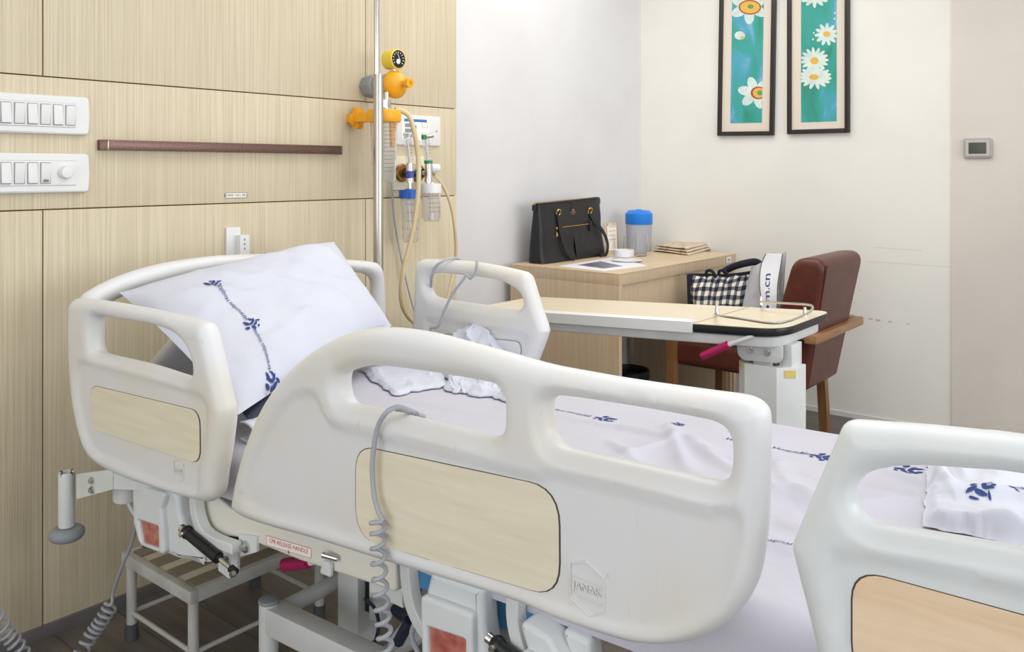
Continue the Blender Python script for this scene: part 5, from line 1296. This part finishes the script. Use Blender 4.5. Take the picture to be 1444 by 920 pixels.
def sfn(s, t_): i = min(int(t_ * (len(spl) - 1)), len(spl) - 2); w = t_ * (len(spl) - 1) - i; return (spl[i].lerp(spl[i + 1], w)) * (1 - s) + (spr[i].lerp(spr[i + 1], w)) * s + Vector((0, -.008 * math.sin(s * PI), 0))
b = MB().m('bagw'); b.grid(8, 24, sfn); b.grid(8, 24, lambda s, t_: sfn(1 - s, t_) + Vector((0, .012, 0)))
b.m('bagd'); b.tube(sp, .003, 6); b.tube(sp2, .003, 6)
b.m('navy'); 
def tf(x, y): return sfn(.45 - y * 10, .62 - x * 4.2) + Vector((0, -.003, 0))
b.text('om.cn', .052, tf); b.build('white_band', t, ang=60)
# dark jacket on the seat
b = MB().m('darkc')
def jk(s, t_):
    x = -1.88 + s * .42; y = CY0 + .075 + t_ * .3; e = min(1, min(s, 1 - s, t_, 1 - t_) / .12)
    return Vector((x, y, ZC + .004 + e * (.035 + .025 * fbm((s * 4, t_ * 4, 1)) + .02 * max(0, ridged(s * 1.2, t_ * 1.2, 2.2, 5)))))
b.grid(30, 24, jk); tag(b.build('jacket', ang=70, solid=.004), 'dark navy garment lying on the armchair seat under the bags', 'garment')

# ------------------------------------------------------------------ overbed table
TS = math.tan(math.radians(3.2)); r1 = SZ(1090, 464, .76)
TN = Vector((-TS, 0, 1)); TD = TN.dot(r1)
def TP(px, py, up=0.0): return onpl(px, py, TN, TD + up)
fy = r1.y
ot = thing('overbed_table', 'overbed table with cream top and grey pedestal beyond the far side of the bed', 'table', (r1.x, fy + .1, 0))
out = [TP(702, 428), TP(985, 455), TP(1060, 463.5), TP(1092, 464), TP(1125, 461), TP(1146, 454), TP(1153, 446), TP(1148, 438), TP(1128, 432), TP(1000, 427.5), TP(705, 418)]
xl = out[0].x; yb_ = max(TP(1128, 432).y, TP(1000, 427.5).y) 
f0_, f1_ = TP(985, 455), TP(1060, 463.5)
xr = TP(1153, 447).x; yback = TP(1148, 438).y; yfr = TP(1085, 463.8).y
tb = rpoly([(xl, yfr, .02), (xr, yfr, .085), (xr, yback, .06), (xl, yback, .02)], 8)
def tz(x, y, w): return Vector((x, y, (TD + TS * x) / 1.0 + w))
b = MB().m('black').outline(tb, [], .022, .002, lambda x, y, w: tz(x, y, w - .012), res=1)
b.m('tabletop').outline(rpoly([(xl, yfr + .002, .02), (xr - .002, yfr + .002, .083), (xr - .002, yback - .002, .058), (xl, yback - .002, .02)], 8), [], .003, .0005, lambda x, y, w: tz(x, y, w - .0006), res=0)
xd = TP(1004, 449).x
b.m('gasket'); b.prism([tz(xd, yfr + .004, .0012), tz(xd + .0015, yfr + .004, .0012), tz(xd + .0015, yback - .004, .0012), tz(xd, yback - .004, .0012)], (0, 0, .0004))
tt = b.build('table_top', ot)
xe = TP(983, 455).x
b = MB().m('white'); b.outline([(yfr - .006, -.026), (yfr + .012, -.026), (yfr + .014, .010), (yfr + .004, .013), (yfr - .006, .006)], [], xe - xl, .002, lambda x, y, w: tz((xe + xl) / 2 + w, x, y), res=1)
b.build('edge_rail', ot)
b = MB().m('steelw'); b.outline(rpoly([(xl, yfr + .01, .01), (xr - .02, yfr + .01, .07), (xr - .02, yback - .03, .05), (xl, yback - .03, .01)], 6), [], .03, .005, lambda x, y, w: tz(x, y, w - .042), res=2); b.build('support_frame', ot)
# gallery rail
b = MB().m('chrome'); g = .03
b.tube([TP(1009, 441, .0), TP(1009, 441, .026), TP(1013, 445, .031), TP(1040, 449, .032), TP(1088, 456, .032), TP(1115, 452, .032), TP(1140, 441, .032), TP(1146, 434, .032), TP(1140, 430, .032), TP(1110, 428, .032), TP(1078, 426, .032), TP(1074, 426, .026), TP(1074, 426, .0)], .0035, 8, 6)
for (x, y) in ((1011, 443), (1135, 447), (1073, 430)): k = TP(x, y, 0); b.lathe([(0, 0), (.0085, 0), (.006, .012), (.0045, .028), (0, .03)], k, seg=16, cap=False)
b.build('gallery_rail', ot)
# pedestal
yc = fy + .035
cl_, cr2 = SY(1036, 540, yc).x, SY(1127, 540, yc + .05).x; zs1 = SY(1075, 516, yc).z; cw = cr2 - cl_; dpt = .1
sl = [(cl_, yc + .03), (cl_ + .03, yc), (cr2 - .045, yc), (cr2, yc + .04), (cr2, yc + dpt), (cl_, yc + dpt)]
b = MB().m('steelw').outline(sl, [], zs1 - .06, .002, lambda x, y, w: Vector((x, y, .06 + (zs1 - .06) / 2 + w)), res=1); 
b.m('tape'); k = SY(1120, 520, yc + .035); b.box((cr2 - .016, yc + .0245, zs1 - .018), (.032, .0015, .022), 0, Matrix.Rotation(.727, 3, 'Z')); b.box((cl_ + .012, yc + .017, zs1 - .01), (.024, .0015, .018), 0, Matrix.Rotation(-.785, 3, 'Z'))
b.build('pedestal_sleeve', ot)
ztop_ = TD + TS * (cl_ + cw / 2) - .05
b = MB().m('steelw')
for (x0, x1) in ((cl_ + .012, cl_ + .036), (cr2 - .052, cr2 - .014)): b.box(((x0 + x1) / 2, yc + .07, (zs1 + ztop_) / 2 - .02), (x1 - x0, .075, ztop_ - zs1 + .04), .003)
b.box(((cl_ + cr2) / 2 - .008, yc + .04, (zs1 + ztop_) / 2 - .02), (cw - .115, .05, ztop_ - zs1 + .04), .003); b.m('gasket'); 
for x in (cl_ + .039, cr2 - .056): b.box((x, yc + .035, (zs1 + ztop_) / 2), (.006, .03, ztop_ - zs1))
b.build('inner_column', ot)
b = MB().m('steelw'); m0 = (cl_ + cr2) / 2 - .006; b.outline(rpoly([(m0 - .075, ztop_ + .0, .004), (m0 + .062, ztop_, .004), (m0 + .062, ztop_ - .05, .035), (m0 - .068, ztop_ - .055, .035)]), [], .01, .002, lambda x, y, w: Vector((x, yc + .004 + w, y)), res=1)
b.m('chrome')
for x in (-.03, .02): b.cyl((m0 + x, yc, ztop_ - .022), (m0 + x, yc - .005, ztop_ - .022), .0105, .0105, 20); b.cyl((m0 + x, yc - .005, ztop_ - .022), (m0 + x, yc - .011, ztop_ - .022), .007, .006, 6)
b.build('clamp_plate', ot)
yl = yc - .03
b = MB().m('white'); p, q, r = SY(1062, 474, yl), SY(1028, 486, yl), SY(992, 502, yl); b.cyl(p, q, .0065, .0075, 14); b.m('magenta').cyl(q, r, .0115, .0115, 18, .003); b.sph(r, .011); b.build('release_lever', ot)
b = MB().m('steelw').box((-1.2, yc + .06, .05), (.75, .06, .04), .006); b.m('rubberd')
for x in (-1.52, -.88): b.cyl((x, yc + .04, .025), (x, yc + .08, .025), .025, .025, 20)
b.build('base', ot)

# ------------------------------------------------------------------ pictures and thermostat
def picture(label, fr, pr, tilt, seed, paint, pmat):
    """fr: px left, right, bottom of the frame; pr: the same of the print"""
    Y = YB; bl, brr = SY(fr[0], fr[2], Y), SY(fr[1], fr[2], Y); x0, x1, z0 = bl.x, brr.x, (bl.z + brr.z) / 2; z1 = z0 + .98; w = .022
    R_ = Matrix.Translation(Vector(((x0 + x1) / 2, Y, z0))) @ Matrix.Rotation(tilt, 4, 'Y'); cx = (x0 + x1) / 2
    t = thing('picture_frame', label, 'picture', (cx, Y, z0), 0, 'framed flower prints on the back wall')
    def tx(p): return R_ @ Vector((p[0] - cx, p[1] - Y, p[2] - z0))
    def fin(b, n, par=t): 
        for v in b.bm.verts: v.co = tx(v.co)
        return b.build(n, par)
    b = MB().m('frame')
    for (a0, a1, c0, c1) in ((x0, x0 + w, z0, z1), (x1 - w, x1, z0, z1), (x0 + w, x1 - w, z0, z0 + w), (x0 + w, x1 - w, z1 - w, z1)): b.box(((a0 + a1) / 2, Y - .0125, (c0 + c1) / 2), (a1 - a0, .023, c1 - c0), .003)
    fin(b, 'frame')
    b = MB().m('mat_').box((cx, Y - .008, (z0 + z1) / 2), (x1 - x0 - w, .008, z1 - z0 - w)); fin(b, 'mount')
    q0, q1 = SY(pr[0], pr[2], Y), SY(pr[1], pr[2], Y); zp = q0.z
    b = MB().m(pmat); yy = Y - .0128
    b.box(((q0.x + q1.x) / 2, Y - .0124, (zp + z1 - .05) / 2), (q1.x - q0.x, .0012, z1 - .05 - zp))
    lo, hi = q0.x, q1.x
    class Pt:
        n = 0
        def poly(s, key, pts):
            s.n += 1; P = []
            for (px, py) in pts:
                k = SY(px, py, Y); P.append(Vector((min(hi, max(lo, k.x)), yy - .00003 * s.n, max(zp, k.z))))
            b.m(key); b.verts(P, [tuple(range(len(P)))])
        def ell(s, key, cx_, cy_, rx, ry, a=0, n=18): s.poly(key, [(cx_ + rx * math.cos(t_) * math.cos(a) - ry * math.sin(t_) * math.sin(a), cy_ + rx * math.cos(t_) * math.sin(a) + ry * math.sin(t_) * math.cos(a)) for t_ in [2 * PI * k / n for k in range(n)]])
        def flower(s, cx_, cy_, r, n, key, wr_, a0=0, sq=.85):
            for k in range(n):
                a = a0 + 2 * PI * k / n; s.ell(key, cx_ + r * .58 * math.cos(a), cy_ + r * .58 * math.sin(a) * sq, r * .44, r * wr_, math.atan2(math.sin(a) * sq, math.cos(a)), 12)
    paint(Pt()); fin(b, 'print')
def paintA(p):
    p.poly('stem', [(1053.5, 50), (1057, 50), (1057.5, 118), (1055, 118)]); p.poly('stem', [(1066, 150), (1069, 150), (1070, 172), (1067, 172)]); p.ell('stem', 1058, 170, 9, 6)
    p.ell('bluepaint', 1040, 165, 9, 7); p.ell('bluepaint', 1071, 52, 5, 3); p.ell('bluepaint', 1072, 108, 4, 6)
    p.flower(1055, 10, 27, 6, 'petal', .26, .5); p.ell('petalr', 1056, 11, 16, 10.5); p.ell('petaly', 1056, 11, 14, 8.7); p.ell('stem', 1057, 10, 4.5, 3)
    p.ell('petal', 1042.5, 51, 7.5, 6); p.ell('petaly', 1046, 54, 3, 2)
    p.flower(1066, 131, 25, 6, 'petal', .27, .2); p.ell('petalr', 1070, 131, 11, 9); p.ell('petaly', 1071, 131, 9, 7.2); p.ell('stem', 1072, 131, 4, 3.4)
def paintB(p):
    p.ell('bluepaint', 1137, 35, 6, 16); p.poly('stem', [(1146, 125), (1148, 125), (1149, 162), (1146, 162)]); p.poly('stem', [(1156, 120), (1159, 120), (1158, 165), (1156, 165)]); p.ell('stem', 1135, 160, 6, 12); p.ell('pink', 1177, 161, 5, 8)
    p.flower(1150, -4, 20, 12, 'petal', .15, 0, .6); p.ell('petaly', 1150, -5, 6, 4)
    p.flower(1167, 49, 17, 11, 'petal', .16, .2, .9); p.ell('petaly', 1167, 48.5, 5, 4)
    p.flower(1150, 85, 20, 15, 'petal', .13, 0, .82); p.ell('petaly', 1150, 86, 6, 5)
    p.flower(1151, 109, 23, 15, 'petal', .13, .15, .6); p.ell('petaly', 1149, 109, 7, 4)
    for (x, y) in ((1149, 47), (1148, 56), (1179, 19), (1178, 27)): p.ell('petal', x, y, 1.4, 1.4, 0, 8)
picture('narrow black framed print of white narcissus flowers on teal, left of the pair', (1013.8, 1092.8, 191.5), (1031, 1075.5, 174.5), .017, 2.3, paintA, pic_mat('teal_print_narcissus', 2.3))
picture('narrow black framed print of white daisies on teal, right of the pair', (1112, 1199.5, 188.5), (1131, 1181, 173), 0.0, 5.9, paintB, pic_mat('teal_print_daisy', 5.9))
YT = YB - .0052
p, q = SY(1359.5, 195, YT), SY(1400, 226, YT)
t = thing('thermostat', 'square grey wall thermostat with a dark screen at the right of the back wall', 'thermostat', ((p.x + q.x) / 2, YT, q.z))
xm, zm, w, h = (p.x + q.x) / 2, (p.z + q.z) / 2 + .004, q.x - p.x, p.z - q.z - .01
b = MB().m('thermo').outline(rpoly([(xm - w / 2, zm - h / 2, .012), (xm + w / 2, zm - h / 2, .012), (xm + w / 2, zm + h / 2, .012), (xm - w / 2, zm + h / 2, .012)]), [], .016, .004, lambda x, y, k: Vector((x, YT - .008 + k, y))); b.m(mat('thermostat_face', '#bdb9b3', .45)).outline(rpoly([(xm - w * .42, zm - h * .4, .006), (xm + w * .42, zm - h * .4, .006), (xm + w * .42, zm + h * .4, .006), (xm - w * .42, zm + h * .4, .006)]), [], .006, .001, lambda x, y, k: Vector((x, YT - .0165 + k, y))); b.build('housing', t, wn=True)
b = MB().m('screen').box((xm, YT - .0195, zm), (w * .62, .002, h * .56), .001); b.build('screen', t)

# ------------------------------------------------------------------ light, camera, colour
w = bpy.data.worlds.new('daylight'); SC.world = w; w.use_nodes = True
bg = w.node_tree.nodes['Background']; bg.inputs['Color'].default_value = (0.93, 0.96, 1.0, 1); bg.inputs['Strength'].default_value = 1.0
def area(name, loc, rot, sx, sy, power, col):
    l = bpy.data.lights.new(name, 'AREA'); l.shape = 'RECTANGLE'; l.size = sx; l.size_y = sy; l.energy = power; l.color = col
    o = bpy.data.objects.new(name, l); COL.objects.link(o); o.location = loc; o.rotation_euler = rot; return o
area('window_daylight', (XR + .16, 2.1, 1.55), (0, PI / 2, 0), 1.7, 3.6, 72, (.95, .97, 1))
area('balcony_daylight', (0.1, YN - .16, 1.3), (PI / 2, 0, 0), 4.0, 2.3, 42, (.93, .965, 1))
cl = area('overhead_light', (-.6, 1.6, CEIL - .02), (0, 0, 0), 1.6, 1.6, 22, (.97, .98, 1))

area('overhead_light', (-1.75, 2.9, CEIL - .02), (0, 0, 0), 1.4, 1.4, 20, (1, .985, .96))  # added fill to brighten the back wall region, not a known lamp

cd = bpy.data.cameras.new('camera'); cam = bpy.data.objects.new('camera', cd); COL.objects.link(cam); SC.camera = cam
cam.location = EYE; cam.rotation_euler = (PI / 2, 0, TH)
cd.sensor_fit = 'HORIZONTAL'; cd.sensor_width = 36.0; cd.lens = FPX / 1444 * 36.0
cd.shift_x = 0.0; cd.shift_y = -(460 - HYP) / 1444; cd.clip_start = .02
SC.view_settings.view_transform = 'Standard'; SC.view_settings.look = 'None'; SC.view_settings.gamma = 1.0; SC.view_settings.exposure = 0.0
SC.view_settings.use_curve_mapping = False
SC.cycles.use_denoising = True
SC.cycles.max_bounces = 10; SC.cycles.diffuse_bounces = 5; SC.cycles.transmission_bounces = 8; SC.cycles.sample_clamp_indirect = 8
